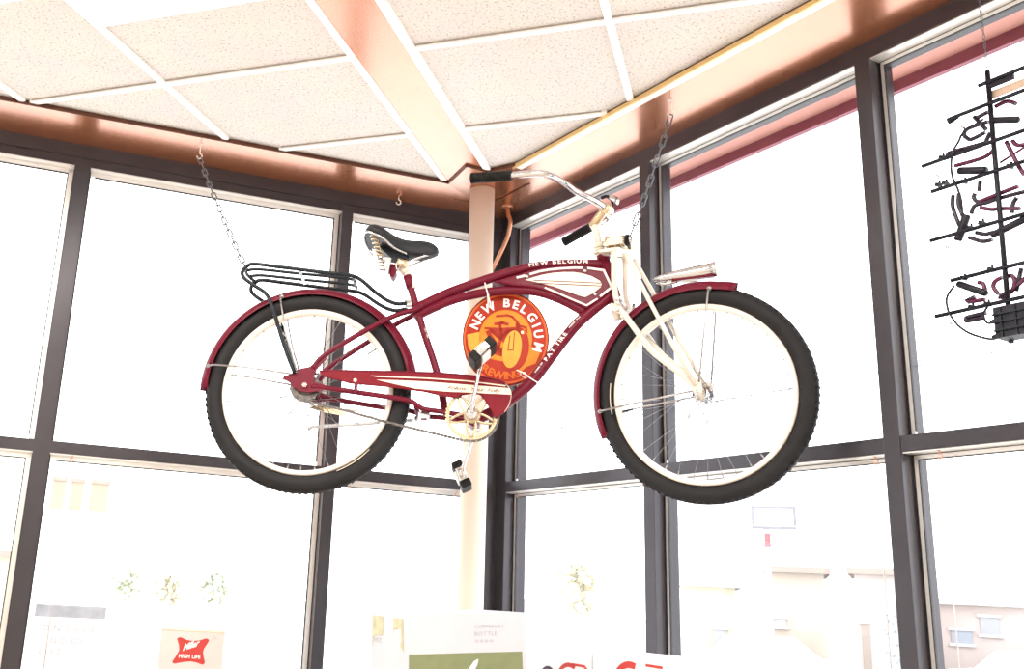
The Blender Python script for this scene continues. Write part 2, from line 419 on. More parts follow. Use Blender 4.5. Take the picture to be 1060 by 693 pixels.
# round steel column and the copper pipe in the corner
colp = Vector((.3905, 4.135, 0))
mb = MB(); mb.cyl(colp, colp + Vector((0, 0, ZS-.001)), .0535, n=48);
setp(mb.build('column', 'column'), 'cream round steel column standing in the corner between the two window walls', 'column')
pp = [WP('R', s, .07, z) for s, z in ((.136, ZS), (.142, 3.309), (.160, 3.271), (.153, 3.232), (.141, 3.201), (.104, 3.153), (.052, 3.097), (.010, 3.045), (-.005, 2.95), (-.005, 2.4))]
mb = MB(); mb.tube(spline(pp, 6), .0095, 12); mb.lathe([(.011, 0), (.024, 0), (.024, .006), (.011, .006)], pp[0]-Vector((0, 0, .006)), (0, 0, 1), 20)
setp(mb.build('copper_pipe', 'pipe'), 'bent copper pipe dropping from the soffit to behind the cream column', 'pipe')

# red eave outside the right-hand windows, ground light put into its soffit's colour
M['eave'] = mat('red_eave_paint', (.25, .06, .095), .5, noise=(3, .06)); M['eave_groundlit'] = mat('groundlit_eave_soffit', (.62, .30, .25), .6, noise=(3, .04))
mb = MB(); wbox(mb, 'R', -.26, LEN_R, -.32, -.114, 3.362, 3.41); mb.slot(1); wbox(mb, 'R', -.26, LEN_R, -.325, -.303, 3.322, 3.41)
setp(mb.build('trim_3', ['eave_groundlit', 'eave'], weld=False), kind='structure')

# ceiling lamp at the top left of the view
def ceiling_lamp(a0, a1, b0, b1, label):
    r = empty('ceiling_light', Matrix.Translation(G((a0+a1)/2, (b0+b1)/2, ZC-.014)), label, 'ceiling light')
    c = G((a0+a1)/2, (b0+b1)/2, ZC-.014); inv = Matrix.Translation(-c)
    f = MB(); w = .016
    for q in ((a0, a1, b0, b0+w), (a0, a1, b1-w, b1), (a0, a0+w, b0+w, b1-w), (a1-w, a1, b0+w, b1-w)): gbox(f, *q, ZC-.014, ZC+.003)
    f.build('lamp_frame', 'lampframe', r, mtx=inv)
    d = MB(); gbox(d, a0+w, a1-w, b0+w, b1-w, ZC-.010, ZC-.002); d.build('diffuser', 'lampglow', r, mtx=inv)
ceiling_lamp(LB+.04, 1.123*H-.015, 1.36*H-1.19, 1.36*H, 'glowing fluorescent ceiling panel at the top left of the photo')

# ------------------------------------------------------------------ bicycle
BX = Vector((.99446497, -.10506867, 0)); BY = Vector((.10462972, .99031038, -.09131245)); BU = Vector((.00959408, .09080703, .99582229))
BO = Vector((-.24282111, 3.26757505, 2.24070823))
OFF = Vector((.62, 0, -.338))
MB_ = Matrix((BX, BY, BU)).transposed().to_4x4(); MB_.translation = BO
MROOT = MB_ @ Matrix.Translation(OFF)
bike = empty('bicycle', MROOT, 'maroon cruiser bicycle hanging from chains under the copper soffit', 'bicycle')
MBK = Matrix.Translation(-OFF)                       # bike coordinates: rear axle origin, x forward, y to its left, z up
FX = Vector((.88804851, -.45782907, -.04198088)); FY = Vector((.45757331, .8712775, .17748857)); FU = Vector((-.04468244, -.17682779, .98322704))
MF = Matrix((FX, FY, FU)).transposed().to_4x4(); MF.translation = (1.25081461, -.05675737, .01896584)
MFK = MBK @ MF                                       # steered front coordinates: front axle origin
def fb(p): return MF @ Vector(p)
def bw(p): return MB_ @ Vector(p)
def part(mb, name, m, front=False, parent=None, **k):
    return mb.build(name, m, parent or bike, mtx=(None if parent else (MFK if front else MBK)), **k)

# --- frame: all brazed tubes are one piece
fr = MB()
top1 = spline([(.330, 0, .297), (.349, 0, .308), (.451, 0, .363), (.525, 0, .394), (.614, 0, .428), (.71, 0, .459), (.821, 0, .475), (.964, 0, .478)], 6)
top2 = spline([(.335, 0, .268), (.351, 0, .279), (.452, 0, .331), (.548, 0, .361), (.638, 0, .374), (.734, 0, .373), (.821, 0, .345), (.894, 0, .304)], 6)
down = spline([(.990, 0, .378), (.967, 0, .353), (.915, 0, .306), (.868, 0, .258), (.823, 0, .198), (.779, 0, .134), (.741, 0, .079), (.701, 0, .033), (.618, 0, -.038), (.548, 0, -.074)], 6)
fr.tube(top1, .0165, 14); fr.tube(top2, .0150, 14); fr.tube(down, .0185, 14)
seat_l = [(.312, 0, .392), (.325, 0, .354), (.365, 0, .231), (.418, 0, .083), (.450, 0, -.04), (.458, 0, -.062)]
fr.tube(spline(seat_l, 4), .0125, 14)
fr.cyl((.304, 0, .418), (.318, 0, .374), .0155, .0145)
for sy in (-1, 1):
    if sy < 0: cs = [(.02, -.060, 0), (.05, -.058, -.002), (.158, -.055, -.013), (.267, -.05, -.024), (.338, -.045, -.033), (.367, -.043, -.049), (.389, -.04, -.058), (.447, -.035, -.063), (.54, -.028, -.074)]
    else: cs = [(.02, .060, 0), (.064, .052, -.007), (.12, .05, -.015), (.184, .05, -.024), (.255, .05, -.033), (.338, .045, -.042), (.389, .04, -.058), (.447, .035, -.063), (.54, .028, -.074)]
    fr.tube(spline(cs, 5), .0085, 12)
    ss = [(.02, .060, .058), (.049, .060, .1), (.128, .058, .160), (.201, .052, .211), (.25, .044, .244), (.292, .034, .268), (.331, .022, .286), (.36, .014, .305)]
    fr.tube(spline([(x, sy*y, z) for x, y, z in ss], 5), .0088, 12)
    drop = [(.053, .098), (.030, .100), (.012, .066), (-.012, .058), (-.034, .052), (-.048, .036), (-.070, .030), (-.072, .020), (-.050, .010), (-.038, -.004), (-.015, -.018), (.012, -.016), (.022, .006), (.062, .004), (.062, -.010), (.020, -.022), (.030, .030), (.034, .055)]
    drop = [(.060, .108), (.034, .088), (.010, .064), (-.014, .058), (-.036, .050), (-.050, .036), (-.072, .031), (-.074, .020), (-.052, .010), (-.040, -.004), (-.014, -.020), (.020, -.022), (.064, -.012), (.062, .006), (.034, .012), (.026, .030), (.034, .058), (.062, .094)]
    fr.prism(drop, sy*.056, sy*.064)
fr.lathe([(0, -.036), (.022, -.036), (.022, .036), (0, .036)], (.545, 0, -.076), (0, 1, 0), 24)
for z in (.205,): pass
fr.tube([(.36, -.04, -.048), (.36, .04, -.048)], .008, 10)          # chainstay bridge
fr.tube([(.25, -.044, .243), (.25, .044, .243)], .007, 10)          # seatstay bridge
fr.cyl((.385, -.012, -.055), (.385, -.012, -.085), .010)
fr.cyl((.957, 0, .512), (1.008, 0, .316), .0190)                    # head tube
fr.lathe([(.0190, 0), (.0225, .002), (.0225, .014), (.0190, .018)], (.957, 0, .512), (.05, 0, -.196), 24)
fr.lathe([(.0190, -.02), (.0225, -.016), (.0225, 0), (.0190, 0)], (1.008, 0, .316), (.05, 0, -.196), 24)
frame = part(fr, 'frame', 'maroon')
# lettering wraps the near side of the tubes
def tube_fn(path, r, u0, side=1, lift=.0006):
    L = [0]
    for a, b in zip(path[:-1], path[1:]): L.append(L[-1] + (b-a).length)
    def fn(u, v):
        s = u0 + u; i = 0
        while i < len(L)-2 and L[i+1] < s: i += 1
        t = (s-L[i])/max(L[i+1]-L[i], 1e-9); p = path[i].lerp(path[i+1], t); d = (path[i+1]-path[i]).normalized()
        w = Vector((-d.z, 0, d.x)); a = v/r
        return p + (r+lift)*(math.sin(a)*w + math.cos(a)*Vector((0, -1, 0)))
    return fn
def length_at(path, x):
    s = 0
    for a, b in zip(path[:-1], path[1:]):
        if (a.x-x)*(b.x-x) <= 0: return s + (b-a).length*(x-a.x)/(b.x-a.x)
        s += (b-a).length
    return s
tx = MB(); wname = text_width('NEW BELGIUM', .2, .02)
sz = .021; span = .195
put_text(tx, 'NEW BELGIUM', sz, (lambda f: lambda u, v: f(u, v - .004))(tube_fn(top1, .0165, length_at(top1, .712))), gap=.2, bold=.02, xs=span/(wname*sz)); part(tx, 'lettering', 'white_print', parent=frame)
down_up = list(reversed(down))
def dn(x): return length_at(down_up, x)
f = tube_fn(down_up, .0185, 0)
def seg(t, size, x0, x1, dv=0., gap=.12, bold=.02):
    a, b = dn(x0), dn(x1); w = text_width(t, gap, bold)*size
    tx = MB(); put_text(tx, t, size, lambda u, v: f(a+u, v+dv), gap=gap, bold=bold, xs=(b-a)/w); part(tx, 'lettering', 'white_print', parent=frame)
seg('FAT TIRE', .019, .772, .838, .000, .16, .03); seg('AMBER ALE', .009, .850, .885, .006); seg('HOME OF', .009, .742, .766, .006)
fs = tube_fn(spline(seat_l, 4), .0125, .175)
tx = MB(); put_text(tx, 'FAT TIRE', .010, lambda u, v: fs(u*.8, v+.004), gap=.1, bold=.02)
part(tx, 'lettering', 'white_print', parent=frame)

# --- tank between the two top tubes, with cream inset and white pinstripes
tank_o = [(.590, .398), (.64, .414), (.71, .440), (.751, .452), (.821, .462), (.90, .464), (.958, .458), (.972, .420), (.986, .384), (.945, .342), (.900, .308), (.84, .335), (.787, .362), (.73, .378), (.66, .384)]
tk = MB(); tk.prism(tank_o, -.022, .022); tank = part(tk, 'tank', 'maroon', bevel=.006)
def on_plane(mb, poly, y0, y1): mb.prism(poly, y0, y1)
cream = [(.700, .404), (.73, .415), (.758, .424), (.79, .431), (.828, .435), (.858, .4355), (.885, .432), (.916, .423), (.943, .407), (.949, .395), (.947, .386), (.922, .363), (.895, .347), (.87, .3545), (.847, .363), (.820, .373), (.793, .383), (.75, .394)]
ci = MB(); ci.prism(cream, -.0262, -.021); ci.prism(cream, .021, .0262); inset = part(ci, 'inset_panel', 'cream', parent=tank)
ln = MB()
for za, zb in ((.4035, .4005), (.3935, .3905)):
    for y in (-.0268, .0262): ln.prism([(.725, za+.001), (.947, za-.004), (.947, zb-.004), (.725, zb+.001)], y, y+.0006)
part(ln, 'inset_stripe', 'ink', parent=inset)
ps = MB()
def pin(pts, w=.0036, y=-.0236):
    for a, b in zip(pts[:-1], pts[1:]):
        a = Vector((a[0], 0, a[1])); b = Vector((b[0], 0, b[1])); d = (b-a).normalized(); nn = Vector((-d.z, 0, d.x))*w; a = a-d*.0012; b = b+d*.0012
        ps.prism([(p.x, p.z) for p in (a-nn, b-nn, b+nn, a+nn)], y, y+.003)
for y in (-.0243, .0213):
    pin([(.672, .412), (.698, .420)], y=y); pin([(.715, .426), (.745, .4365), (.78, .444), (.818, .449), (.86, .4525), (.888, .453)], y=y)
    pin([(.905, .4525), (.957, .446), (.982, .386), (.945, .353)], y=y); pin([(.934, .343), (.900, .319), (.84, .345), (.79, .368), (.765, .378)], .0028, y=y)
part(ps, 'pinstripe', 'white_print', parent=tank)
for x, z in ((.705, .417), (.896, .442), (.928, .360)):
    s_ = MB(); s_.lathe([(0, -.004), (.005, -.003), (.0065, 0), (.0065, .004)], (x, -.0235, z), (0, 1, 0), 16); part(s_, 'screw', 'chrome', parent=tank)

# --- wheels
def make_wheel(front):
    mtx = MFK if front else MBK
    r = MB(); prof = [(.2815, -.0165), (.2815, .0165), (.272, .0175), (.265, .010), (.263, 0), (.265, -.010), (.272, -.0175), (.2815, -.0165)]
    r.lathe(prof, (0, 0, 0), (0, 1, 0), 96)
    w = r.build('wheel', 'rim', bike, mtx=mtx)
    t = MB(); prof = []
    for k in range(21):
        a = 2*PI*k/20; rr = .0285; ca = math.cos(a); flat = 1 + .05*max(0, ca)**4
        prof.append((.3095 + rr*ca*flat*.98, rr*math.sin(a)))
    t.lathe(prof, (0, 0, 0), (0, 1, 0), 96)
    for k in range(96):          # shoulder tread blocks
        a = 2*PI*k/96
        for sy in (-1, 1):
            c = Vector((math.cos(a), 0, math.sin(a))); e = Vector((-math.sin(a), 0, math.cos(a)))
            R = Matrix((e, Vector((0, 1, 0)), c)).transposed()
            t.box(c*.3345 + Vector((0, sy*.013, 0)), (.009, .009, .003), R @ Matrix.Rotation(sy*.5, 3, 'X'))
    ty = t.build('tyre', 'rubber', w)
    mk = MB(); a0, a1 = ((2.97, 3.32) if front else (-1.15, -.72))
    pts = [Vector((.291*math.cos(a0+(a1-a0)*k/14), -.0268, .291*math.sin(a0+(a1-a0)*k/14))) for k in range(15)]
    mk.tube(pts, .0022, 6, flat=.6); setp(mk.build('tyre_label', 'cream', ty), 'pale strip of lettering on the tyre wall')
    h = MB(); hw = .046 if front else .05
    h.lathe([(0, -hw), (.012, -hw), (.016, -.036), (.024, -.034), (.024, -.030), (.014, -.026), (.013, 0), (.014, .026), (.024, .030), (.024, .034), (.016, .036), (.012, hw), (0, hw)], (0, 0, 0), (0, 1, 0), 28)
    ax = .070 if front else .076
    h.cyl((0, -ax, 0), (0, ax, 0), .005)
    for sy in (-1, 1): h.lathe([(0, ax-.004), (.009, ax-.004), (.010, ax-.012), (.010, ax-.014), (0, ax-.014)], (0, 0, 0), (0, sy, 0), 6, False)
    h.build('hub', 'chrome', w)
    for k in range(36):
        a = 2*PI*k/36; sy = -1 if k % 2 else 1; d = 1 if (k//2) % 2 else -1; ha = a + d*1.25
        s = MB(); p0 = Vector((.0225*math.cos(ha), sy*.032, .0225*math.sin(ha))); p1 = Vector((.265*math.cos(a), sy*.004, .265*math.sin(a)))
        q = p1 + (p0-p1).normalized()*.014
        s.tube([p0, q, q, p1], [.0010, .0010, .0021, .0021], 6); s.build('spoke', 'spoke', w)
    v = MB(); va = 3.30 if front else .62; c = Vector((math.cos(va), 0, math.sin(va)))
    v.cyl(c*.265, c*.230, .0038, .003); v.build('valve', 'rubber' if front else 'spoke', w)
    return w
rear_w = make_wheel(False); front_w = make_wheel(True)
sp = MB(); prof = []
for k in range(44):
    a = 2*PI*k/44; rr = .048 if k % 2 else .042; prof.append((rr*math.cos(a), rr*math.sin(a)))
sp.prism(prof, -.050, -.044); sp.lathe([(0, -.052), (.030, -.050), (.030, -.040), (0, -.038)], (0, 0, 0), (0, 1, 0), 24); part(sp, 'sprocket', 'dark_steel')
ba = MB(); ba.tube([(.0, .052, -.030), (.04, .053, -.042), (.16, .054, -.045)], [.010, .010, .007], 10, flat=.35, up=(0, 1, 0)); ba.prism([(.00, -.042), (.03, -.052), (.12, -.066), (.125, -.054), (.04, -.030)], .046, .050)
part(ba, 'brake_arm', 'gold')

# --- mudguards
def mudguard(front, a0, a1, rc, label):
    m = MB(); N = 56; prof = []
    for k in range(13):
        t = -1 + 2*k/12; prof.append((rc - .030*abs(t)**2.4, .034*t))
    inn = [(r-.0016, y*.96) for r, y in reversed(prof)]
    loop = prof + inn + [prof[0]]
    vs = []; fs = []
    for i in range(N+1):
        f = i/N; a = a0 + (a1-a0)*f; e = min(1, min(f, 1-f)*22); wd = .45 + .55*math.sqrt(max(0, 1-(1-e)**2)); lift = 0
        if front: lift = .006*max(0, (.10-f)/.10)**2
        for r, y in loop: vs.append(((r+lift)*math.cos(a), y*wd, (r+lift)*math.sin(a)))
    n = len(loop)
    for i in range(N):
        for k in range(n-1): fs.append((i*n+k, (i+1)*n+k, (i+1)*n+k+1, i*n+k+1))
    m.add(vs, fs, True); m.add(vs[:n-1], [tuple(range(n-1))]); m.add(vs[-n:-1], [tuple(range(n-1))])
    return part(m, 'mudguard', 'maroon', front)
def stay(parent, pts, front=False, r=.0032, eye=True):
    s = MB(); s.tube(pts, r, 8)
    s.lathe([(0, -.004), (.0075, -.004), (.0075, .004), (0, .004)], pts[0], (0, 1, 0), 14)
    return s.build('mudguard_stay', 'stay', parent)
rf = mudguard(False, math.radians(8), math.radians(181.5), .361, '')
for s in (-1, 1):
    stay(rf, [(-.335, s*.030, .066), (-.31, s*.045, .066), (-.20, s*.058, .057), (-.045, s*.068, .036)])
    stay(rf, [(-.113, s*.031, .320), (-.112, s*.05, .300), (-.083, s*.060, .186), (-.030, s*.068, .040)])
ff = mudguard(True, math.radians(69.5), math.radians(201), .357, '')
for s in (-1, 1):
    stay(ff, [(.046, s*.031, .325), (.047, s*.050, .312), (.030, s*.058, .19), (.008, s*.066, .03)], True)
    stay(ff, [(-.325, s*.030, -.040), (-.30, s*.050, -.038), (-.18, s*.058, -.019), (-.015, s*.066, .004)], True)

# --- sprung fork (steered coordinates)
fk = MB()
blade = [(-.252, .487), (-.249, .466), (-.252, .391), (-.250, .335), (-.236, .288), (-.216, .258), (-.182, .205), (-.145, .148), (-.097, .102), (-.057, .066), (-.038, .047), (-.008, .014)]
for sy in (-1, 1):
    fk.tube(spline([(x, sy*.052, z) for x, z in blade], 4), [.0098]*33 + [.0098-.0035*k/11 for k in range(12)], 12)
    fk.prism([(-.020, .028), (.000, .046), (.012, .036), (.016, .004), (.006, -.010), (-.012, -.004)], sy*.058, sy*.064)
fk.box((-.262, 0, .485), (.070, .128, .012)); fk.box((-.245, 0, .288), (.034, .116, .026), Matrix.Rotation(.5, 3, 'Y'))
fk.cyl((-.318, 0, .49), (-.262, 0, .26), .0145)
fk.cyl((-.262, -.055, .300), (-.262, .055, .300), .008); fk.cyl((-.228, -.058, .262), (-.228, .058, .262), .008)
fork = part(fk, 'fork', 'fork', True, bevel=.002)
sg = MB(); sg.cyl((-.292, 0, .522), (-.222, 0, .526), .021, .019); sg.lathe([(.021, 0), (.025, .003), (.025, .012), (.021, .015)], (-.292, 0, .522), (1, 0, .06), 20)
for sy in (-1, 1): sg.cyl((-.262, sy*.035, .505), (-.262, sy*.035, .478), .010); sg.box((-.245, sy*.045, .515), (.05, .016, .024))
sg.box((-.255, 0, .508), (.055, .11, .012))
spring = sg.build('spring_housing', 'gold', fork)
kn = MB(); kn.cyl((-.222, 0, .525), (-.213, 0, .525), .021); kn.build('rubber_ring', 'rubber', spring)
kn = MB(); kn.cyl((-.213, 0, .525), (-.200, 0, .525), .017, .011); kn.build('cap_nut', 'chrome', spring)
for sy in (-1, 1):
    tr = MB(); tr.tube([(-.214, sy*.040, .470), (-.205, sy*.046, .448), (-.142, sy*.058, .313), (-.075, sy*.062, .167), (-.005, sy*.064, .022)], .0072, 10); tr.build('truss_rod', 'fork', fork)
for sy in (-1, 1):
    lk = MB(); lk.tube([(-.232, sy*.060, .315), (-.222, sy*.060, .300), (-.212, sy*.060, .283)], .005, 8)
    for x, z in ((-.243, .318), (-.237, .303), (-.228, .318), (-.240, .283)): lk.lathe([(0, .059), (.006, .059), (.006, .066), (0, .067)], (x, 0, z), (0, sy, 0), 6, False)
    lk.build('fork_link', 'steel', fork)

# --- stem, handlebar, grips, bell
sm = MB(); sm.tube(spline([(-.316, 0, .475), (-.318, 0, .52), (-.327, 0, .576), (-.334, 0, .598)], 5), [.0125]*16, 14)
for z, r in ((.497, .021), (.507, .0185), (.517, .021), (.526, .017)): sm.lathe([(.012, -.004), (r, -.004), (r, .004), (.012, .004)], (-.319 + (z-.497)*.12, 0, z), (-.2, 0, 1), 24)
stem = part(sm, 'stem', 'fork', True)
se = MB(); se.tube([(-.342, 0, .592), (-.325, 0, .608), (-.302, 0, .632), (-.286, 0, .645)], [.013, .0155, .0155, .015], 14); se.cyl((-.286, -.022, .643), (-.286, .022, .643), .019)
se.build('stem_clamp', 'gold', stem, bevel=.002)
R_ = [(-.286, 0, .643), (-.292, -.03, .650), (-.306, -.08, .660), (-.333, -.15, .673), (-.349, -.21, .688), (-.371, -.26, .701), (-.396, -.29, .706), (-.437, -.31, .7065), (-.489, -.325, .706), (-.605, -.342, .714)]
L_ = [(-.292, .03, .648), (-.306, .08, .657), (-.331, .15, .666), (-.346, .21, .678), (-.366, .26, .690), (-.392, .292, .694), (-.432, .318, .692), (-.482, .334, .686), (-.575, .345, .655)]
bars = list(reversed(R_)) + L_
bb = MB(); bb.tube(spline(bars, 6), .0112, 14); bar = part(bb, 'handlebar', 'chrome', True)
for a, b in ((R_[-2], R_[-1]), (L_[-2], L_[-1])):
    a = Vector(a); b = Vector(b); d = (b-a).normalized(); g = MB(); prof = [(0, -.008), (.0175, -.008)]
    Lg = (b-a).length + .006
    for k in range(13):
        z0 = Lg*k/13; prof += [(.0175, z0), (.0175, z0+Lg*.045), (.0158, z0+Lg*.052), (.0158, z0+Lg*.072)]
    prof += [(.0185, Lg), (.0185, Lg+.006), (0, Lg+.007)]
    g.lathe(prof, a, d, 20, False); g.build('grip', 'grip', bar)
be = MB(); c = Vector((-.300, .082, .684))
be.lathe([(0, .018), (.010, .016), (.018, .009), (.021, 0), (.021, -.003), (.018, -.003), (0, .010)], c + Vector((.01, 0, .012)), (.7, 0, .7), 24); be.tube([(-.303, .082, .660), (-.298, .082, .684)], .005, 8)
bell = be.build('bell', 'chrome', bar)
bl_ = MB(); bl_.tube(spline([(-.335, .082, .712), (-.315, .084, .716), (-.298, .086, .700), (-.296, .086, .672)], 5), [.004]+[.0095]*9+[.007]*6, 10, flat=.6); bl_.build('bell_lever', 'grip', bell)
bt = MB(); bt.tube(spline([(-.322, .082, .650), (-.302, .082, .640), (-.296, .082, .660), (-.286, .082, .640), (-.272, .082, .638)], 5), .0026, 8); bt.build('bell_clamp', 'steel', bell)

# --- torpedo headlight on the front mudguard
hl = MB(); a = Vector((-.142, 0, .381)); b = Vector((.066, 0, .391)); d = (b-a)
hl.lathe([(0, 0), (.006, .006), (.012, .03), (.0175, .075), (.021, .13), (.0225, .175), (.0235, d.length-.012), (.0255, d.length-.010), (.0255, d.length), (.021, d.length), (.0, d.length-.004)], a, d, 28)
hl.box((-.02, 0, .366), (.05, .022, .016)); hl.tube([(-.128, 0, .372), (-.105, 0, .362), (-.06, 0, .366)], .006, 8)
light = part(hl, 'headlight', 'chrome', True)
le = MB(); le.lathe([(0, .006), (.012, .004), (.0205, -.002), (0, -.002)], b, d, 24); le.build('lens', 'white_print', light)
kl = MB(); kl.box((-.01, 0, .371), (.13, .030, .010)); kl.build('light_base', 'maroon', light, bevel=.003)

# --- saddle, seat post
sd = MB(); secs = [(.150, .566, .552, .030, 0), (.156, .578, .545, .072, 0), (.176, .590, .538, .098, 0), (.204, .585, .527, .105, 0), (.230, .570, .512, .095, 0), (.254, .556, .497, .070, 0), (.282, .548, .488, .047, 0), (.31, .546, .483, .036, 0), (.345, .549, .482, .031, 0), (.375, .545, .487, .028, 0), (.395, .534, .495, .023, 0), (.408, .519, .502, .012, 0)]
vs = []; n = 18
for x, zt, zb, hw, _ in secs:
    for k in range(n):
        a = 2*PI*k/n; ca = math.cos(a); sa = math.sin(a)
        y = hw*(abs(ca)**.8)*(1 if ca >= 0 else -1); zc = zb + (zt-zb)*.45
        z = zc + ((zt-zc)*(sa**.75) if sa >= 0 else -(zc-zb)*(abs(sa)**.5))
        z -= .012*(abs(ca)**3)*(hw/.1)
        vs.append((x, y, z))
fs = [(i*n+k, i*n+(k+1) % n, (i+1)*n+(k+1) % n, (i+1)*n+k) for i in range(len(secs)-1) for k in range(n)]
sd.add(vs, fs, True); sd.add(vs[:n], [tuple(range(n))], True); sd.add(vs[-n:], [tuple(range(n))], True)
saddle = part(sd, 'saddle', 'saddle')
su = saddle.modifiers.new('smooth', 'SUBSURF'); su.levels = 1; su.render_levels = 1
tr = MB(); tr.tube(spline([(.30, -.036, .485), (.26, -.066, .492), (.225, -.094, .512), (.19, -.103, .527), (.165, -.090, .538), (.150, -.04, .548), (.148, 0, .550), (.150, .04, .548), (.165, .090, .538), (.19, .103, .527), (.225, .094, .512), (.26, .066, .492), (.30, .036, .485)], 5), .0042, 8); tr.build('trim_rail', 'chrome', saddle)
for sy in (-1, 1):
    cs_ = MB(); P = []
    for k in range(85):
        t = k/84; a = t*2*PI*6; P.append((.186 + .028*t + (.012-.003*t)*math.cos(a), sy*.062 + (.012-.003*t)*math.sin(a), .545-.085*t))
    cs_.tube(P, .0032, 6); cs_.build('saddle_spring', 'gold', saddle)
rl = MB()
for sy in (-1, 1): rl.tube(spline([(.20, sy*.055, .462), (.235, sy*.035, .452), (.285, sy*.022, .452), (.32, sy*.020, .470), (.366, sy*.016, .490), (.378, 0, .493)], 5), .004, 8)
rl.build('saddle_rail', 'chrome', saddle)
un = MB(); un.prism([(.205, .520), (.30, .482), (.300, .470), (.25, .470), (.215, .500)], -.030, .030); un.build('saddle_underframe', 'black_metal', saddle)
st = MB(); st.box((.285, 0, .455), (.034, .062, .026), Matrix.Rotation(.3, 3, 'Y'));
for sy in (-1, 1): st.lathe([(0, .028), (.012, .028), (.012, .044), (0, .046)], (.284, 0, .452), (0, sy, 0), 6, False)
st.build('seat_clamp', 'gold', saddle, bevel=.003)
wb = MB(); wb.prism([(.232, .455), (.262, .462), (.268, .425), (.258, .402), (.246, .412)], -.022, .022); wb.build('saddle_tag', 'maroon', saddle, bevel=.004)
tg = MB()
for x, z, y in ((.196, .44, -.05), (.236, .42, -.03)): tg.prism([(x-.012, z+.05), (x+.014, z+.045), (x+.006, z-.018)], y-.012, y+.008)
tg.build('spring_bracket', 'steel', saddle)
post = MB(); post.tube([(.284, 0, .478), (.293, 0, .452), (.312, 0, .405), (.326, 0, .372)], .0118, 16); post.lathe([(.0118, -.012), (.018, -.012), (.018, .012), (.0118, .012)], (.296, 0, .440), (.4, 0, -.9), 20)
part(post, 'seat_post', 'rim')

# --- rear rack
rk = MB()
near = [(.308, .310), (.275, .304), (.238, .315), (.198, .340), (.159, .370), (.121, .386), (.045, .393), (-.057, .404), (-.134, .412), (-.211, .420), (-.234, .411), (-.248, .391), (-.240, .368), (-.202, .341), (-.165, .318), (-.144, .290), (-.123, .243), (-.093, .165), (-.064, .097), (-.036, .040)]
for sy in (-1, 1):
    pts = [(x, sy*(.022 + .048*min(1, max(0, (.308-x)/.16))), z) for x, z in near]
    rk.tube(spline(pts, 5), .0068, 10)
    rk.cyl((-.060, sy*.070, .09), (-.036, sy*.070, .040), .0055)
rack = part(rk, 'rear_rack', 'black_metal')
for sy in (-1, 1):
    ir = MB(); ir.tube(spline([(-.246, sy*.026, .414), (-.20, sy*.026, .419), (-.06, sy*.026, .407), (.09, sy*.026, .395), (.134, sy*.026, .386)], 4), .0058, 8); ir.build('rack_rail', 'black_metal', rack)
    cl = MB(); cl.box((.312, sy*.019, .315), (.022, .008, .014)); cl.build('rack_clamp', 'chrome', rack)
    hk = MB(); hk.tube(spline([(-.128, sy*.066, .240), (-.110, sy*.064, .215), (-.100, sy*.064, .205), (-.108, sy*.066, .196)], 4), .003, 8); hk.build('rack_hook', 'chrome', rack)
cb = MB(); cb.tube(spline([(-.236, -.066, .412), (-.250, -.02, .414), (-.250, .02, .414), (-.236, .066, .412)], 4), .0058, 8); cb.build('rack_crossbar', 'black_metal', rack)
for x, z in ((-.055, .407), (.128, .388)):
    cb = MB(); cb.box((x, 0, z-.003), (.010, .150, .004)); cb.build('rack_strap', 'chrome', rack)

# --- chainguard, chainring, cranks, pedals, chain, kickstand
cg = [(.046, .046), (.10, .051), (.385, .054), (.447, .053), (.56, .046), (.624, .034), (.648, .020), (.660, .002), (.662, -.018), (.650, -.060), (.612, -.087), (.600, -.068), (.588, -.048), (.575, -.028), (.562, -.013), (.537, -.0095), (.512, -.016), (.478, -.026), (.439, -.021), (.385, -.010), (.267, .002), (.149, .009), (.052, .032)]
g = MB(); g.prism(cg, -.074, -.066); guard = part(g, 'chainguard', 'maroon_dark', bevel=.003)
lip = MB(); lip.tube(spline([(.046, -.069, .046), (.10, -.069, .051), (.385, -.069, .054), (.447, -.069, .053), (.56, -.069, .046), (.624, -.069, .034), (.65, -.069, .018)], 4), .0065, 8, flat=.7); lip.build('guard_lip', 'maroon', guard)
gs = MB(); y0, y1 = -.0752, -.0735
gs.prism([(.232, .024), (.30, .0245), (.387, .0235), (.52, .018), (.652, .011), (.656, .003), (.660, -.010), (.56, -.0085), (.45, -.0072), (.358, -.001), (.29, .012)], y0, y1)
gs.prism([(.212, .0375), (.387, .0365), (.52, .0320), (.642, .0200), (.640, .0165), (.52, .0285), (.387, .0330), (.232, .0335)], y0, y1)
stripe = gs.build('guard_stripe', 'cream', guard)
cv = MB(); cv.tube(spline([(.640, -.0745, .026), (.655, -.0745, .008), (.659, -.0745, -.014), (.652, -.0745, -.045), (.640, -.0745, -.066)], 4), .0017, 6, flat=.5); cv.build('guard_pinstripe', 'cream', guard)
t2 = MB(); w = text_width('Follow Your Folly', .05)
put_text(t2, 'Follow Your Folly', .019, lambda u, v: Vector((.458+u, -.0758, .0005 - .07*(u)*.4 + v*.8)), gap=.05, slant=.45, xs=.165/(w*.019)); t2.build('lettering', 'ink', stripe)
br = MB(); br.box((.166, -.062, -.002), (.010, .022, .030)); br.build('guard_bracket', 'maroon', guard)
br = MB(); br.lathe([(0, -.077), (.006, -.076), (.006, -.073)], (.163, 0, .020), (0, 1, 0), 12); br.build('screw', 'white_print', guard)

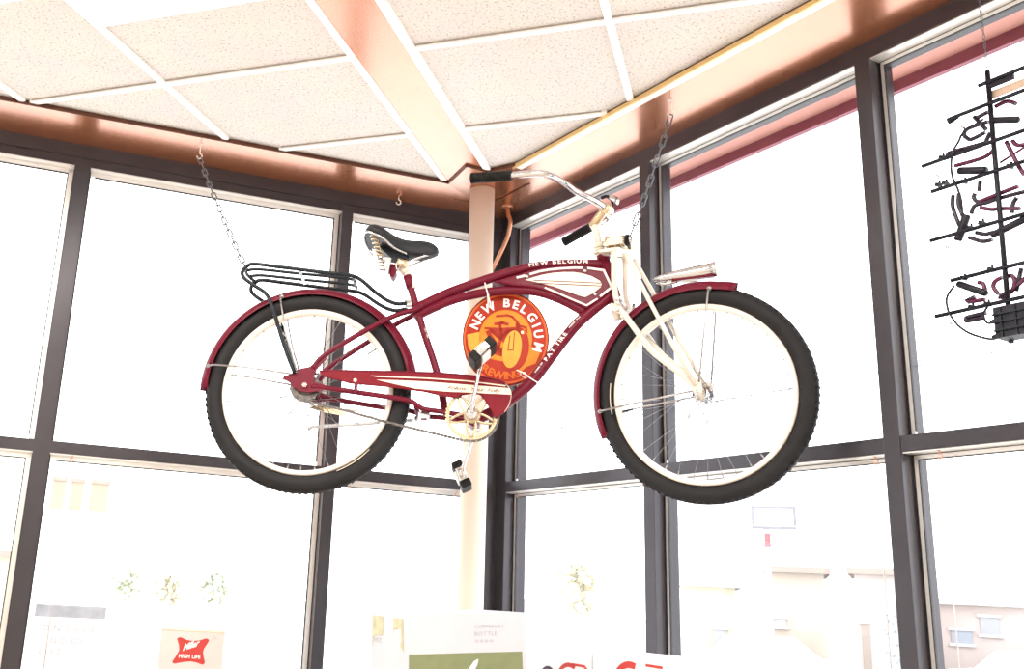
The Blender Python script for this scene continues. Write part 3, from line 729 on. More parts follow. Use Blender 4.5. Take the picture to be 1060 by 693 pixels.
BC = Vector((.538, -.060, -.077)); rg = MB(); N = 46; o = []; 
for k in range(N*2):
    a = PI*k/N; rr = .0850 if k % 2 else .0795; o.append((BC.x + rr*math.cos(a), BC.z + rr*math.sin(a)))
vsA = [(x, -.0635, z) for x, z in o] + [(x, -.0595, z) for x, z in o]
inn = [(BC.x + .0700*math.cos(PI*k/N), BC.z + .0700*math.sin(PI*k/N)) for k in range(2*N)]
vsA += [(x, -.0635, z) for x, z in inn] + [(x, -.0595, z) for x, z in inn]; m = 2*N; fsA = []
for k in range(m):
    j = (k+1) % m; fsA += [(k, j, 2*m+j, 2*m+k), (m+k, 3*m+k, 3*m+j, m+j), (k, m+k, m+j, j), (2*m+k, 2*m+j, 3*m+j, 3*m+k)]
rg.add(vsA, fsA)
for k in range(5):            # five looped spider arms
    a = 2*PI*k/5 + .32; c = Vector((BC.x + .058*math.cos(a), -.0615, BC.z + .058*math.sin(a)))
    L = []
    for q in range(15):
        t = -1.0 + 2.0*q/14; rr = .020 + .053*abs(t)**1.4; aa = a + .60*t
        L.append((BC.x + rr*math.cos(aa), -.0615, BC.z + rr*math.sin(aa)))
    rg.tube(L, .0042, 8)
rg.lathe([(0, -.066), (.024, -.066), (.027, -.0615), (.024, -.057), (0, -.057)], (BC.x, 0, BC.z), (0, 1, 0), 28)
part(rg, 'chainring', 'gold')
def crank(pts, ped, sy, u, nm='crank'):
    c = MB(); c.tube(pts, [.014, .011, .0095, .010], 12, flat=.62, up=(0, 1, 0)); c.lathe([(0, -.012), (.017, -.010), (.017, .010), (0, .012)], pts[0], (0, 1, 0), 20); c.lathe([(0, -.009), (.012, -.008), (.012, .008), (0, .009)], pts[-1], (0, 1, 0), 16)
    k = part(c, nm, 'chrome')
    e = Vector(pts[-1]); ax = MB(); ax.cyl(e, e + Vector((0, sy*.10, 0)), .006); pc = e + Vector((0, sy*.066, 0)); u = Vector(u).normalized(); w = Vector((0, 1, 0)).cross(u)
    R = Matrix((u, Vector((0, 1, 0)), w)).transposed()
    for q in (-.050, .046): ax.box(pc + Vector((0, q, 0)), (.044, .006, .026), R)
    ax.box(pc, (.030, .090, .014), R)
    pd = ax.build('pedal', 'chrome', k, bevel=.002)
    for q in (-1, 1):
        rb = MB(); rb.box(pc + u*q*.033, (.026, .096, .036), R); rb.build('pedal_rubber', 'grip', pd, bevel=.005)
    for q in (-1, 1):
        rf_ = MB(); rf_.box(pc + w*q*.016, (.034, .07, .006), R); rf_.build('pedal_reflector', 'white_print', pd)
    return k
crank([(.536, -.082, -.079), (.541, -.086, -.035), (.553, -.092, .030), (.566, -.096, .094)], None, -1, (.70, 0, .71))
crank([(.546, .075, -.079), (.540, .082, -.115), (.528, .088, -.160), (.508, .094, -.226)], None, 1, (.45, 0, -.9))
ch = MB(); s0 = Vector((0, -.047, -.046)); r0 = Vector((.515, -.0615, -.158)); links = []
def run(P):
    for a, b in zip(P[:-1], P[1:]):
        nseg = max(1, round((b-a).length/.0127))
        for k in range(nseg):
            p = a.lerp(b, k/nseg); q = a.lerp(b, (k+.82)/nseg); d = (q-p)
            R = Matrix((d.normalized(), Vector((0, 1, 0)), d.normalized().cross(Vector((0, 1, 0))))).transposed()
            ch.box((p+q)/2, (d.length*1.15, .0062 if k % 2 else .0042, .0078), R)
low = [Vector((-.048*math.sin(t), -.047, -.048*math.cos(t))) for t in (2.6, 2.0, 1.4, .8, .3)] + [Vector((.005, -.047, -.048)), Vector((.12, -.049, -.0705)), Vector((.27, -.053, -.108)), Vector((.515, -.0612, -.160))]
arc = [Vector((BC.x + .084*math.cos(t), -.0615, BC.z + .084*math.sin(t))) for t in [-1.75 + .2*i for i in range(17)]]
run(low + arc + [Vector((.44, -.060, .012)), Vector((.02, -.047, .046))])
part(ch, 'chain', 'dark_steel')
ks = MB(); ks.tube([(.372, .030, -.066), (.350, .052, -.066), (.345, .066, -.067), (.19, .072, -.083), (.012, .075, -.100), (-.002, .076, -.110)], [.010, .009, .0062, .0058, .0055, .0065], 12); ks.box((.385, .0, -.073), (.036, .05, .020))
part(ks, 'kickstand', 'steel')

# ------------------------------------------------------------------ round plaque tied into the frame
DCX, DCZ, DA, DB = .6395, .2135, .1415, .1630
mdisc = MB_ @ Matrix.Translation((DCX, .030, DCZ-DB))
disc_mats = {}
for nm, c in (('disc_red', (.36, .028, .012)), ('disc_rim', (.62, .12, .035)), ('disc_edge', (.20, .022, .014)), ('disc_gold', (.72, .23, .022)), ('disc_yellow', (.78, .34, .05)), ('disc_dark', (.24, .020, .012)), ('disc_orange', (.62, .13, .02))): M[nm] = mat(nm, c, .42, 0, .12, .02, noise=(14, .10))
plaque = empty('round_plaque', mdisc, 'round red and orange plaque tied inside the maroon bicycle frame', 'plaque')
ML = Matrix.Translation((0, 0, DB))
def ell(k, n=72, cx=0, cz=0, ra=None, rb=None, rot=0, a0=0, a1=2*PI):
    ra = DA*k if ra is None else ra; rb = DB*k if rb is None else rb; out = []
    for i in range(n):
        t = a0 + (a1-a0)*i/(n if abs(a1-a0-2*PI) < 1e-6 else n-1); x, z = ra*math.cos(t), rb*math.sin(t)
        out.append((cx + x*math.cos(rot) - z*math.sin(rot), cz + x*math.sin(rot) + z*math.cos(rot)))
    return out
d = MB(); d.prism(ell(.985), -.006, .006); board = d.build('board', 'disc_red', plaque, mtx=ML)
d = MB()
for i in range(90):
    pass
prof = [(1.0, -.0085), (1.0, .0065), (.93, .0065), (.93, -.0075), (.955, -.0095)]
vs = []; fs = []; N = 90; m = len(prof)
for i in range(N):
    t = 2*PI*i/N
    for k, y in prof: vs.append((DA*k*math.cos(t), y, DB*k*math.sin(t)))
for i in range(N):
    for k in range(m): fs.append((i*m+k, ((i+1) % N)*m+k, ((i+1) % N)*m+(k+1) % m, i*m+(k+1) % m))
d.add(vs, fs, True); rimo = d.build('rim', 'disc_rim', plaque, mtx=ML)
d = MB(); vs = []; fs = []
for i in range(N):
    t = 2*PI*i/N
    for k, y in ((1.006, -.0088), (1.006, .0068), (.975, .0068), (.975, -.0092)): vs.append((DA*k*math.cos(t), y, DB*k*math.sin(t)))
for i in range(N):
    for k in range(4): fs.append((i*4+k, ((i+1) % N)*4+k, ((i+1) % N)*4+(k+1) % 4, i*4+(k+1) % 4))
d.add(vs, fs, True); d.build('rim_edge', 'disc_edge', rimo)
U = lambda u, v: (u*DA, v*DB)
ART = []
def art(name, poly, m, lv):
    a = MB(); y = -.006 - .0004*lv; a.prism(poly, y, y+.0006*lv+.0008); o = a.build(name, m, board); return o
def stroke(mb, pts, w, y):
    for a, b in zip(pts[:-1], pts[1:]):
        a = Vector((a[0]*DA, 0, a[1]*DB)); b = Vector((b[0]*DA, 0, b[1]*DB)); dd = (b-a); 
        if dd.length < 1e-6: continue
        dd.normalize(); nn = Vector((-dd.z, 0, dd.x))*w*DA/2; a = a-dd*w*DA*.35; b = b+dd*w*DA*.35
        mb.prism([(p.x, p.z) for p in (a-nn, b-nn, b+nn, a+nn)], y, y+.0006)
# gold field, clipped at the red ground below
gold = [U(.615*math.cos(t), .615*math.sin(t)) for t in [math.radians(-38 + 256*i/60) for i in range(61)]] + [U(-.30, -.46), U(.1, -.52)]
art('gold_field', gold, 'disc_gold', 1)
art('gold_field', [U(-.90, .05), U(-.60, .12), U(-.55, -.30), U(-.72, -.42), U(-.86, -.20)], 'disc_yellow', 1)
art('gold_field', [U(.20, -.62), U(.44, -.40), U(.62, -.16), U(.80, -.30), U(.70, -.52), U(.50, -.60), U(.34, -.72)], 'disc_gold', 1)
b_ = MB(); y = -.0076
stroke(b_, [(-.22, .47), (.02, .50), (.14, .47), (.26, .36), (.30, .28), (.47, .24), (.48, .14)], .055, y)
stroke(b_, [(-.25, .30), (-.08, .33), (.04, .30)], .075, y); stroke(b_, [(-.14, .31), (-.10, .02), (-.20, -.35)], .07, y)
stroke(b_, [(-.48, .20), (-.10, .20), (.30, .23)], .05, y); stroke(b_, [(.27, .30), (.30, .10), (.10, -.02), (-.12, -.36)], .10, y)
stroke(b_, [(-.36, .16), (-.12, -.02), (.06, .16), (.30, .16)], .07, y); stroke(b_, [(-.42, .12), (-.10, -.30)], .10, y)
b_.prism([U(-.40, .18), U(.28, .20), U(.12, .00), (-.05*DA, -.1*DB), U(-.2, .02)], y, y+.0006)
tp = ell(1, 40, .26*DA, -.20*DB, .245*DA, .42*DB, -.12); ti = ell(1, 40, .17*DA, -.24*DB, .20*DA, .405*DB, -.12)
b_.prism(ell(1, 48, .245*DA, -.22*DB, .30*DA, .47*DB, -.12), y+.0002, y+.0008)
b_.build('bicycle_motif', 'disc_red', board)
art('wheel_motif', ell(1, 40, .155*DA, -.235*DB, .215*DA, .405*DB, -.14), 'disc_yellow', 6)
b2 = MB(); stroke(b2, [(.20, .12), (.18, -.26), (.06, -.26), (.10, .05)], .022, -.0088); b2.build('wheel_motif_line', 'disc_dark', board)
art('lamp_motif', ell(1, 20, .40*DA, .13*DB, .055*DA, .05*DB), 'disc_orange', 6); art('lamp_motif', ell(1, 20, .385*DA, .13*DB, .032*DA, .03*DB), 'white_print', 7)
# words follow the ring
def arc_text(t, size, a0, a1, k, y, m, name, inside=True, bold=.03):
    mb = MB(); ws = [(.38 if c == ' ' else glyph(c, bold)[2]) + .16 for c in t]; tot = sum(ws); acc = 0
    for c, w in zip(t, ws):
        f_ = (acc + w/2)/tot; acc += w
        if c == ' ': continue
        a = math.radians(a0 + (a1-a0)*f_); vs_, fs_, gw = glyph(c, bold)
        rad = Vector((math.cos(a)*DA, 0, math.sin(a)*DB)); e = rad.normalized(); tg_ = Vector((e.z, 0, -e.x)) if inside else Vector((-e.z, 0, e.x)); up_ = e if inside else -e
        pts = [rad*k + tg_*((vx-gw/2)*size) + up_*((vy-.36)*size) + Vector((0, y, 0)) for vx, vy in vs_]
        mb.add(pts, fs_)
    return mb.build(name, m, board)
arc_text('NEW', .042, 168, 108, .775, -.0068, 'white_print', 'lettering'); arc_text('BELGIUM', .042, 98, -24, .775, -.0068, 'white_print', 'lettering')
arc_text('BREWING', .036, 222, 296, .79, -.0068, 'disc_orange', 'lettering', False)

def tie(name, path, tail, label):
    t = MB(); t.tube(spline(path, 5, True), .0021, 8, closed=True); 
    t.tube(tail, .0019, 6); p = Vector(path[0]); t.box(p, (.007, .005, .006))
    o = t.build('cable_tie', 'tie', None, mtx=MB_); setp(o, label, 'cable tie', 'white cable ties holding the plaque'); return o
tie('cable_tie', [(.578, -.024, .345), (.571, -.021, .372), (.566, -.012, .395), (.566, .012, .395), (.571, .022, .378), (.577, .020, .350), (.580, .019, .320), (.580, -.022, .318)], [(.578, -.024, .345), (.586, -.026, .318), (.589, -.028, .300)], 'white cable tie at the plaque\'s upper left, looped on the lower top tube')
tie('cable_tie', [(.700, -.022, .079), (.722, -.023, .062), (.746, -.016, .049), (.750, .004, .047), (.740, .023, .055), (.716, .021, .072), (.694, .018, .082), (.690, -.020, .083)], [(.700, -.022, .079), (.686, -.024, .084), (.676, -.026, .088)], 'white cable tie at the plaque\'s lower right, looped on the down tube')

# ------------------------------------------------------------------ chains that carry the bicycle
def link_mesh(name):
    mb = MB(); P = []; hl, hw = .0195, .0078
    for k in range(24):
        t = 2*PI*k/24; c, s = math.cos(t), math.sin(t)
        P.append((hw*c, 0, (hl if s > 0 else -hl)*.58 + hw*1.05*s if abs(s) > .02 else 0))
    P = []
    for k in range(9): a = PI*k/8; P.append((hw*math.cos(a), 0, hl + hw*math.sin(a)))
    for k in range(9): a = PI + PI*k/8; P.append((hw*math.cos(a), 0, -hl + hw*math.sin(a)))
    mb.tube(P, .0026, 8, closed=True, up=(0, 1, 0)); return mb
def hang_chain(p0, p1, label, pitch=.0465, sag=.012):
    p0, p1 = Vector(p0), Vector(p1)
    r = empty('hanging_chain', Matrix.Translation(p1), label, 'chain', 'chains holding up the bicycle')
    n = max(3, round((p1-p0).length/pitch)); first = None
    for k in range(n):
        t0, t1 = k/n, (k+1)/n
        a = p0.lerp(p1, t0) - Vector((0, 0, sag*4*t0*(1-t0))); b = p0.lerp(p1, t1) - Vector((0, 0, sag*4*t1*(1-t1)))
        d = (b-a).normalized(); u = d.cross((p0+p1)/2 - Vector((0, 0, 1.6))).normalized(); w = d.cross(u)
        if k % 2: u, w = w, -u
        m = Matrix((u, w, d)).transposed().to_4x4(); m.translation = (a+b)/2 - p1
        if first is None: first = link_mesh('chain_link').build('chain_link', 'chainsteel', r); o = first
        else: o = first.copy(); COL.objects.link(o); o.parent = r
        o.matrix_basis = m
    return r
def soffit_hook(p, label, ln=.075, name='screw_hook', grp='screw hooks in the soffit'):
    h = MB(); p = Vector(p)
    h.tube([p + Vector((0, 0, .003)), p - Vector((0, 0, ln*.55))], .0022, 8)
    q = p - Vector((0, 0, ln*.55)); pts = [q] + [q + Vector((.010*math.sin(a), 0, -.012 - .011*(1-math.cos(a)) + .011)) + Vector((0, 0, -.002)) for a in [.3 + .55*i for i in range(9)]]
    h.tube(spline(pts, 3), .0026, 8); h.lathe([(0, -.003), (.007, -.003), (.007, 0), (0, 0)], p, (0, 0, 1), 12)
    return setp(h.build(name, 'ivory_trim'), label, 'hook', grp)
hkL = Vector((-.7963, 3.8155, ZS)); hkR = Vector((.9579, 3.2258, ZS))
soffit_hook(hkL, 'white screw hook in the left soffit above the bicycle rack')
soffit_hook(hkR, 'white screw hook in the right soffit above the handlebar')
soffit_hook((.026, 4.253, ZS), 'tiny empty hook in the left soffit near the column', .03)
rackp = bw((-.250, -.02, .423)); forkp = bw(fb((-.205, 0, .548)))
hang_chain(hkL - Vector((0, 0, .062)), rackp, 'steel chain running from the left soffit hook to the bicycle rack')
hang_chain(hkR - Vector((0, 0, .062)), forkp, 'steel chain running from the right soffit hook to the bicycle fork', .043)

# ------------------------------------------------------------------ unlit neon sign in the right-hand window, seen from behind
NE = {
 'vbar':[(2.316, 3.016), (2.309, 2.783), (2.31, 2.609), (2.305, 2.293)],
 'ctop':[(2.298, 2.985), (2.411, 2.984)],
 'plate':[(2.322, 2.982), (2.383, 2.974)],
 'bar1':[(2.212, 2.924), (2.313, 2.926), (2.405, 2.93)],
 'bar2':[(2.125, 2.817), (2.312, 2.815), (2.393, 2.821)],
 'bar3':[(2.144, 2.736), (2.24, 2.735), (2.383, 2.735)],
 'bar4':[(2.128, 2.6), (2.253, 2.605), (2.369, 2.605)],
 'bar5':[(2.173, 2.477), (2.251, 2.481), (2.355, 2.482)],
 'bar6':[(2.122, 2.391), (2.213, 2.393), (2.345, 2.394)],
 'E1':[(2.318, 2.88), (2.382, 2.856)],
 'E2':[(2.216, 2.774), (2.289, 2.75)],
 'E3':[(2.226, 2.646), (2.195, 2.583)],
 'E4':[(2.283, 2.571), (2.366, 2.579)],
 'E5':[(2.184, 2.468), (2.255, 2.424)],
 'trans':[(2.295, 2.368), (2.342, 2.37), (2.29, 2.293)],
 'T1':[(2.185, 2.82), (2.189, 2.833), (2.204, 2.836), (2.287, 2.829), (2.294, 2.835), (2.305, 2.852)],
 'T2':[(2.205, 2.794), (2.28, 2.79), (2.308, 2.801)],
 'T3':[(2.303, 2.884), (2.25, 2.885), (2.238, 2.872), (2.247, 2.857), (2.257, 2.852), (2.293, 2.857)],
 'T4':[(2.269, 2.912), (2.296, 2.864)],
 'T4b':[(2.276, 2.906), (2.306, 2.911)],
 'T5':[(2.325, 2.918), (2.356, 2.92), (2.377, 2.904)],
 'T7':[(2.192, 2.714), (2.188, 2.681), (2.2, 2.626)],
 'T8':[(2.208, 2.714), (2.204, 2.684), (2.212, 2.648)],
 'T9':[(2.26, 2.674), (2.318, 2.68), (2.358, 2.683)],
 'T10':[(2.25, 2.7), (2.245, 2.691), (2.252, 2.677), (2.27, 2.666), (2.311, 2.667), (2.375, 2.664)],
 'T11':[(2.234, 2.647), (2.244, 2.666), (2.265, 2.667)],
 'T12':[(2.259, 2.657), (2.288, 2.643), (2.308, 2.639), (2.356, 2.624)],
 'T13':[(2.352, 2.655), (2.341, 2.643), (2.335, 2.618)],
 'T14':[(2.241, 2.594), (2.264, 2.583), (2.284, 2.582)],
 'T15':[(2.222, 2.586), (2.254, 2.566), (2.28, 2.563)],
 'T16':[(2.342, 2.812), (2.362, 2.744), (2.375, 2.709)],
 'T17':[(2.321, 2.761), (2.388, 2.782)],
 'T18':[(2.357, 2.809), (2.367, 2.793), (2.389, 2.786)],
 'T19':[(2.266, 2.728), (2.261, 2.702)],
 'T20':[(2.233, 2.46), (2.245, 2.454), (2.249, 2.436)],
 'T21':[(2.294, 2.459), (2.276, 2.453), (2.27, 2.439), (2.28, 2.418)],
 'T22':[(2.301, 2.459), (2.318, 2.456), (2.323, 2.441), (2.317, 2.422)],
 'T23':[(2.283, 2.404), (2.286, 2.411), (2.304, 2.42)],
 'T23b':[(2.29, 2.403), (2.351, 2.445)],
 'T24':[(2.342, 2.47), (2.323, 2.415)],
 'T25':[(2.197, 2.419), (2.221, 2.425)],
 'T25b':[(2.202, 2.415), (2.246, 2.412)],
 'T26':[(2.245, 2.377), (2.198, 2.376), (2.193, 2.371), (2.195, 2.366), (2.239, 2.366)],
 'T29':[(2.276, 2.384), (2.267, 2.368)],
 'W6':[(2.303, 2.886), (2.248, 2.868), (2.233, 2.849), (2.214, 2.824), (2.206, 2.786), (2.207, 2.757), (2.213, 2.732), (2.217, 2.72), (2.223, 2.687), (2.223, 2.653)],
 'W27':[(2.183, 2.46), (2.165, 2.442), (2.158, 2.425), (2.159, 2.404), (2.163, 2.388), (2.183, 2.352), (2.214, 2.324), (2.26, 2.302), (2.287, 2.304)],
 'W28':[(2.261, 2.385), (2.249, 2.369), (2.257, 2.344), (2.289, 2.343)],
 'S1':[(2.131, 2.81), (2.163, 2.778)],
 'S2':[(2.135, 2.591), (2.169, 2.571)],
 'S3':[(2.127, 2.385), (2.16, 2.364)],
 'S0':[(2.222, 2.914), (2.243, 2.889)],
 'panel':[(2.317, 2.968), (2.366, 2.963), (2.362, 2.949), (2.317, 2.944)],
 'cord':[(1.916, 2.283), (2.087, 2.284), (2.295, 2.284)],
 'chain':[(2.341, 3.222), (2.32, 3.016)],
 'clips':[(2.178, 2.825), (2.16, 2.752), (2.179, 2.75), (2.229, 2.738), (2.348, 2.739), (2.263, 2.611), (2.232, 2.607), (2.202, 2.478), (2.273, 2.483), (2.215, 2.397), (2.255, 2.396)],
}
OS = .12
def NP(p, o=OS): return WP('R', p[0], o, p[1])
pc = NP((2.33, 2.29)); sign = empty('neon_sign', Matrix.Translation(pc), 'unlit neon sign of dark bent tubes hanging in the right-hand window', 'neon sign'); MS = Matrix.Translation(-pc)
def spart(mb, name, m, parent=None): return mb.build(name, m, parent or sign, mtx=None if parent else MS)
def bar_(a, b, r, name='frame_bar', o=OS, m='signframe'):
    t = MB(); t.tube([NP(a, o), NP(b, o)], r, 8); return spart(t, name, m)
bar_((2.321, 3.02), (2.303, 2.285), .0064); bar_((2.71, 3.02), (2.69, 2.285), .0060)
for k, x1 in (('ctop', 2.74), ('bar1', 2.80), ('bar2', 2.86), ('bar3', 2.83), ('bar4', 2.86), ('bar5', 2.80), ('bar6', 2.84)):
    a = NE[k][0]; bar_(a, (x1, a[1] + .002), .0055, o=OS+.006)
t = MB(); p0, p1 = NE['plate']
for a, b in (((2.322, 2.981), (2.385, 2.981)),): t.hexa([NP((s, z), o) for z in (2.969, 2.990) for s, o in ((a[0], OS-.004), (b[0], OS-.004), (b[0], OS+.004), (a[0], OS+.004))])
spart(t, 'mounting_plate', 'signframe')
t = MB(); t.hexa([NP((s, z), o) for z in (2.944, 2.966) for s, o in ((2.318, OS-.014), (2.43, OS-.014), (2.43, OS-.011), (2.318, OS-.011))]); spart(t, 'warning_label', 'tan')
for k, r in (('E1', .0088), ('E2', .0100), ('E3', .0105), ('E5', .0090)):
    a, b = NE[k]; t = MB(); A, B = NP(a, OS-.004), NP(b, OS-.004); d = (B-A)
    t.lathe([(0, 0), (r*.8, 0), (r, .004), (r, d.length-.004), (r*.8, d.length), (0, d.length)], A, d, 14); spart(t, 'electrode_cap', 'signframe')
t = MB(); A, B = NP((2.283, 2.573), OS-.004), NP((2.372, 2.592), OS-.004); t.lathe([(0, 0), (.008, 0), (.009, .004), (.009, (B-A).length), (0, (B-A).length)], A, B-A, 14); spart(t, 'electrode_cap', 'signframe')
t = MB(); t.cyl(NP((2.206, 2.922)), NP((2.232, 2.925)), .0095, .006); spart(t, 'bar_end', 'signframe')
red = {'T2', 'T9', 'T12', 'T16', 'T17', 'T18', 'T20', 'T21', 'T22', 'T23b', 'T25b', 'T29', 'T5'}
for k, pts in NE.items():
    if k[0] == 'T' and k[1:2].isdigit():
        r = .0032 if k in ('T17',) else .0056
        t = MB(); t.tube(spline([NP(p, OS-.010) for p in pts], 5), r, 10); spart(t, 'neon_tube', 'tube_red' if k in red else 'tube')
    elif k[0] == 'W':
        t = MB(); t.tube(spline([NP(p, OS+.010) for p in pts], 6), .0030, 8); spart(t, 'lead_wire', 'signframe')
    elif k[0] == 'S':
        t = MB(); A, B = NP(pts[0], OS), NP(pts[1], OS); t.tube([A, B], .0011, 6); t.cyl(B - (B-A).normalized()*.004, B + (B-A).normalized()*.004, .0035); spart(t, 'stand_off', 'steel')
for c in NE['clips']:
    t = MB(); q = NP(c, OS-.002); R = Matrix((DR, NR, Vector((0, 0, 1)))).transposed(); t.box(q, (.011, .018, .010), R @ Matrix.Rotation(.4, 3, 'Y')); t.cyl(q + DR*.004, q + DR*.004 + Vector((0, 0, .011)), .003); spart(t, 'tube_support', 'signframe')
for i in range(9):           # the rest of the lettering runs on to the right
    s = 2.43 + .042*i; z = 2.86 if i % 2 else 2.82
    for zz in (z, z-.17, z-.40):
        t = MB(); t.tube(spline([NP((s-.015, zz+.02), OS-.010), NP((s, zz+.03), OS-.010), NP((s+.014, zz), OS-.010), NP((s, zz-.03), OS-.010), NP((s-.012, zz-.012), OS-.010)], 5), .0042, 8); spart(t, 'neon_tube', 'tube' if i % 3 else 'tube_red')
tf = MB(); R = Matrix((DR, NR, Vector((0, 0, 1)))).transposed()
tf.box(NP((2.372, 2.330), OS+.02), (.160, .050, .078), R); tfo = spart(tf, 'transformer', 'signframe')
tf = MB()
for z in (2.350, 2.330, 2.309): tf.box(NP((2.372, z), OS+.048), (.162, .006, .004), R)
for s in (2.31, 2.345, 2.38, 2.42): tf.box(NP((s, 2.330), OS+.046), (.004, .006, .076), R)
spart(tf, 'transformer_rib', 'black_metal', None)
for z in (2.343, 2.304):
    t = MB(); t.cyl(NP((2.270, z-.001), OS+.02), NP((2.294, z), OS+.02), .004, .009); spart(t, 'cable_gland', 'signframe')
def light_chain(s0, z0, label):
    n = 24; r = empty('sign_chain', Matrix.Translation(NP((s0, z0))), label, 'chain'); base = NP((s0, z0)); first = None
    L = ZS - z0; p = L/n
    for k in range(n):
        q = NP((s0, z0 + p*(k+.5))) - base
        if first is None:
            mb = MB(); hl = p*.36; hw = .0026; P = [(hw*math.cos(PI*i/6), 0, hl + hw*math.sin(PI*i/6)) for i in range(7)] + [(hw*math.cos(PI+PI*i/6), 0, -hl + hw*math.sin(PI+PI*i/6)) for i in range(7)]
            mb.tube(P, .0009, 6, closed=True, up=(0, 1, 0)); first = mb.build('chain_link', 'chainsteel', r); o = first
        else: o = first.copy(); COL.objects.link(o); o.parent = r
        o.matrix_basis = Matrix.Translation(q) @ Matrix.Rotation(.5 + (PI/2 if k % 2 else 0), 4, 'Z')
light_chain(2.322, 3.018, 'thin steel chain holding up the neon sign in the right-hand window')
light_chain(2.71, 3.018, 'thin steel chain at the far end of the neon sign')

# ------------------------------------------------------------------ cup hooks and hanging lines under the middle rails
HK = [('L', 1.777, 'wide left window, just right of the leftmost mullion', True), ('L', .665, 'narrow left window, beside its left mullion', True), ('L', .866, 'wide left window, behind the rear wheel', True), ('L', .176, 'narrow left window, beside the cream column', True),
      ('R', .140, 'first right window, beside the corner post', False), ('R', .885, 'first right window, beside the front wheel', False), ('R', 1.822, 'second right window, just left of the wide right mullion', True), ('R', 2.013, 'last right window, below the neon sign', True)]
def up_hook(side, s, where, line):
    z = RAILZ[0]; p = WP(side, s, -.012, z)
    h = MB(); h.lathe([(0, 0), (.007, -.001), (.006, -.004), (.002, -.005), (0, -.005)], p, (0, 0, 1), 12)
    pts = [p - Vector((0, 0, .004)), p - Vector((0, 0, .012))]
    d = DL if side == 'L' else DR
    pts += [p - Vector((0, 0, .019)) + d*.007*math.sin(a) + Vector((0, 0, .007*math.cos(a))) for a in (.4, 1.2, 2.0, 2.8, 3.6, 4.4)]
    h.tube(spline(pts, 3), .0016, 6); setp(h.build('cup_hook', 'pipe'), 'brass cup hook under rail, ' + where, 'hook', 'cup hooks under the middle rails')
    if line:
        l = MB(); l.tube([p - Vector((0, 0, .026)), WP(side, s, -.012, 1.25)], .0016, 6); l.ball(WP(side, s, -.012, 1.245), .005, 6)
        setp(l.build('hanging_line', 'wire'), 'thin line hanging in ' + where, 'hanging line', 'hanging lines under the middle rails')
for a in HK: up_hook(*a)

# rods across the outside of the glazing
for side, s0, s1, z, lab in (('L', .78, 3.0, 2.365, 'thin grey rod across the outside of the left windows'), ('R', .30, 2.6, 2.338, 'thin grey rod across the outside of the right windows')):
    t = MB(); A, B = WP(side, s0, -.135, z - (.022 if side == 'L' else 0)), WP(side, s1, -.135, z); t.tube([A, B], .0020, 6)
    for s in ((.78, 1.89, 3.0) if side == 'L' else (.30, .934, 1.885, 2.6)): 
        c = A.lerp(B, (s-s0)/(s1-s0)); t.cyl(c, c + (NL if side == 'L' else NR)*.018, .006, .006, 8)
    setp(t.build('tie_rod', 'steel'), lab, 'rod')

# poster on the glass of the far left window
M['paper'] = mat('poster_paper', (.86, .88, .93), .7, noise=(5, .02)); M['band'] = mat('poster_band', (.42, .46, .54), .7, noise=(20, .12)); M['palegrey'] = mat('poster_ink', (.50, .48, .55), .7, noise=(20, .1)); M['teal'] = mat('poster_teal', (.45, .62, .66), .7, noise=(20, .1))
def PW(s, z, o=-.043): return WP('L', s, o, z)
mb = MB(); mb.hexa([PW(s, z, o) for z in (1.08, 1.512) for s, o in ((1.577, -.0445), (1.835, -.0445), (1.835, -.0435), (1.577, -.0435))])
po = setp(mb.build('window_poster', 'paper'), 'white sale poster with a blue-grey band stuck on the left window', 'poster')
mb = MB(); mb.hexa([PW(s, z, o) for z in (1.468, 1.5115) for s, o in ((1.579, -.0435), (1.833, -.0435), (1.833, -.0428), (1.579, -.0428))]); mb.build('poster_band', 'band', po)
mb = MB()
put_text(mb, 'ON', .034, lambda u, v: PW(1.800-u, 1.418+v, -.0430), gap=.5); mb.build('lettering', 'palegrey', po); mb = MB(); put_text(mb, 'SALE', .034, lambda u, v: PW(1.715-u, 1.418+v, -.0430), gap=.42)
mb.build('lettering', 'palegrey', po); mb = MB(); put_text(mb, 'NO', .030, lambda u, v: PW(1.765-u, 1.374+v, -.0430), gap=.4); mb.build('lettering', 'palegrey', po); mb = MB(); put_text(mb, 'LIVE', .030, lambda u, v: PW(1.800-u, 1.336+v, -.0430), gap=.35); mb.build('lettering', 'palegrey', po)
mb = MB(); vs = []
for i in range(28):
    t = 2*PI*i/28
    for r in (1, .62): vs.append(PW(1.672 + .022*r*math.cos(t), 1.386 + .012*r*math.sin(t), -.0430))
mb.add(vs, [(2*i, 2*i+1, (2*i+3) % 56, (2*i+2) % 56) for i in range(28)]); mb.build('poster_oval', 'teal', po)

# ------------------------------------------------------------------ boxes on the display shelf below the windows
M['carton'] = mat('white_carton', (.60, .57, .555), .55, noise=(9, .03)); M['kraft'] = mat('kraft_board', (.52, .40, .27), .7, noise=(20, .08)); M['red_print'] = mat('red_print', (.50, .035, .03), .5, noise=(20, .04))
M['white_board'] = mat('bright_white_carton', (.56, .56, .60), .55, noise=(9, .02)); M['can_white'] = mat('glossy_white_carton', (.80, .80, .82), .45, noise=(9, .02)); M['olive'] = mat('olive_print', (.20, .225, .105), .6, noise=(25, .06)); M['khaki'] = mat('khaki_tape', (.50, .46, .28), .6, noise=(40, .15)); M['faint'] = mat('faint_print', (.36, .36, .39), .6, noise=(30, .05)); M['peach_tape'] = mat('peach_tape', (.92, .82, .70), .5, noise=(30, .04)); M['wood'] = mat('shelf_board', (.55, .46, .36), .5, noise=(6, .1)); M['dark_print'] = mat('dark_print', (.05, .02, .035), .5, noise=(20, .1))
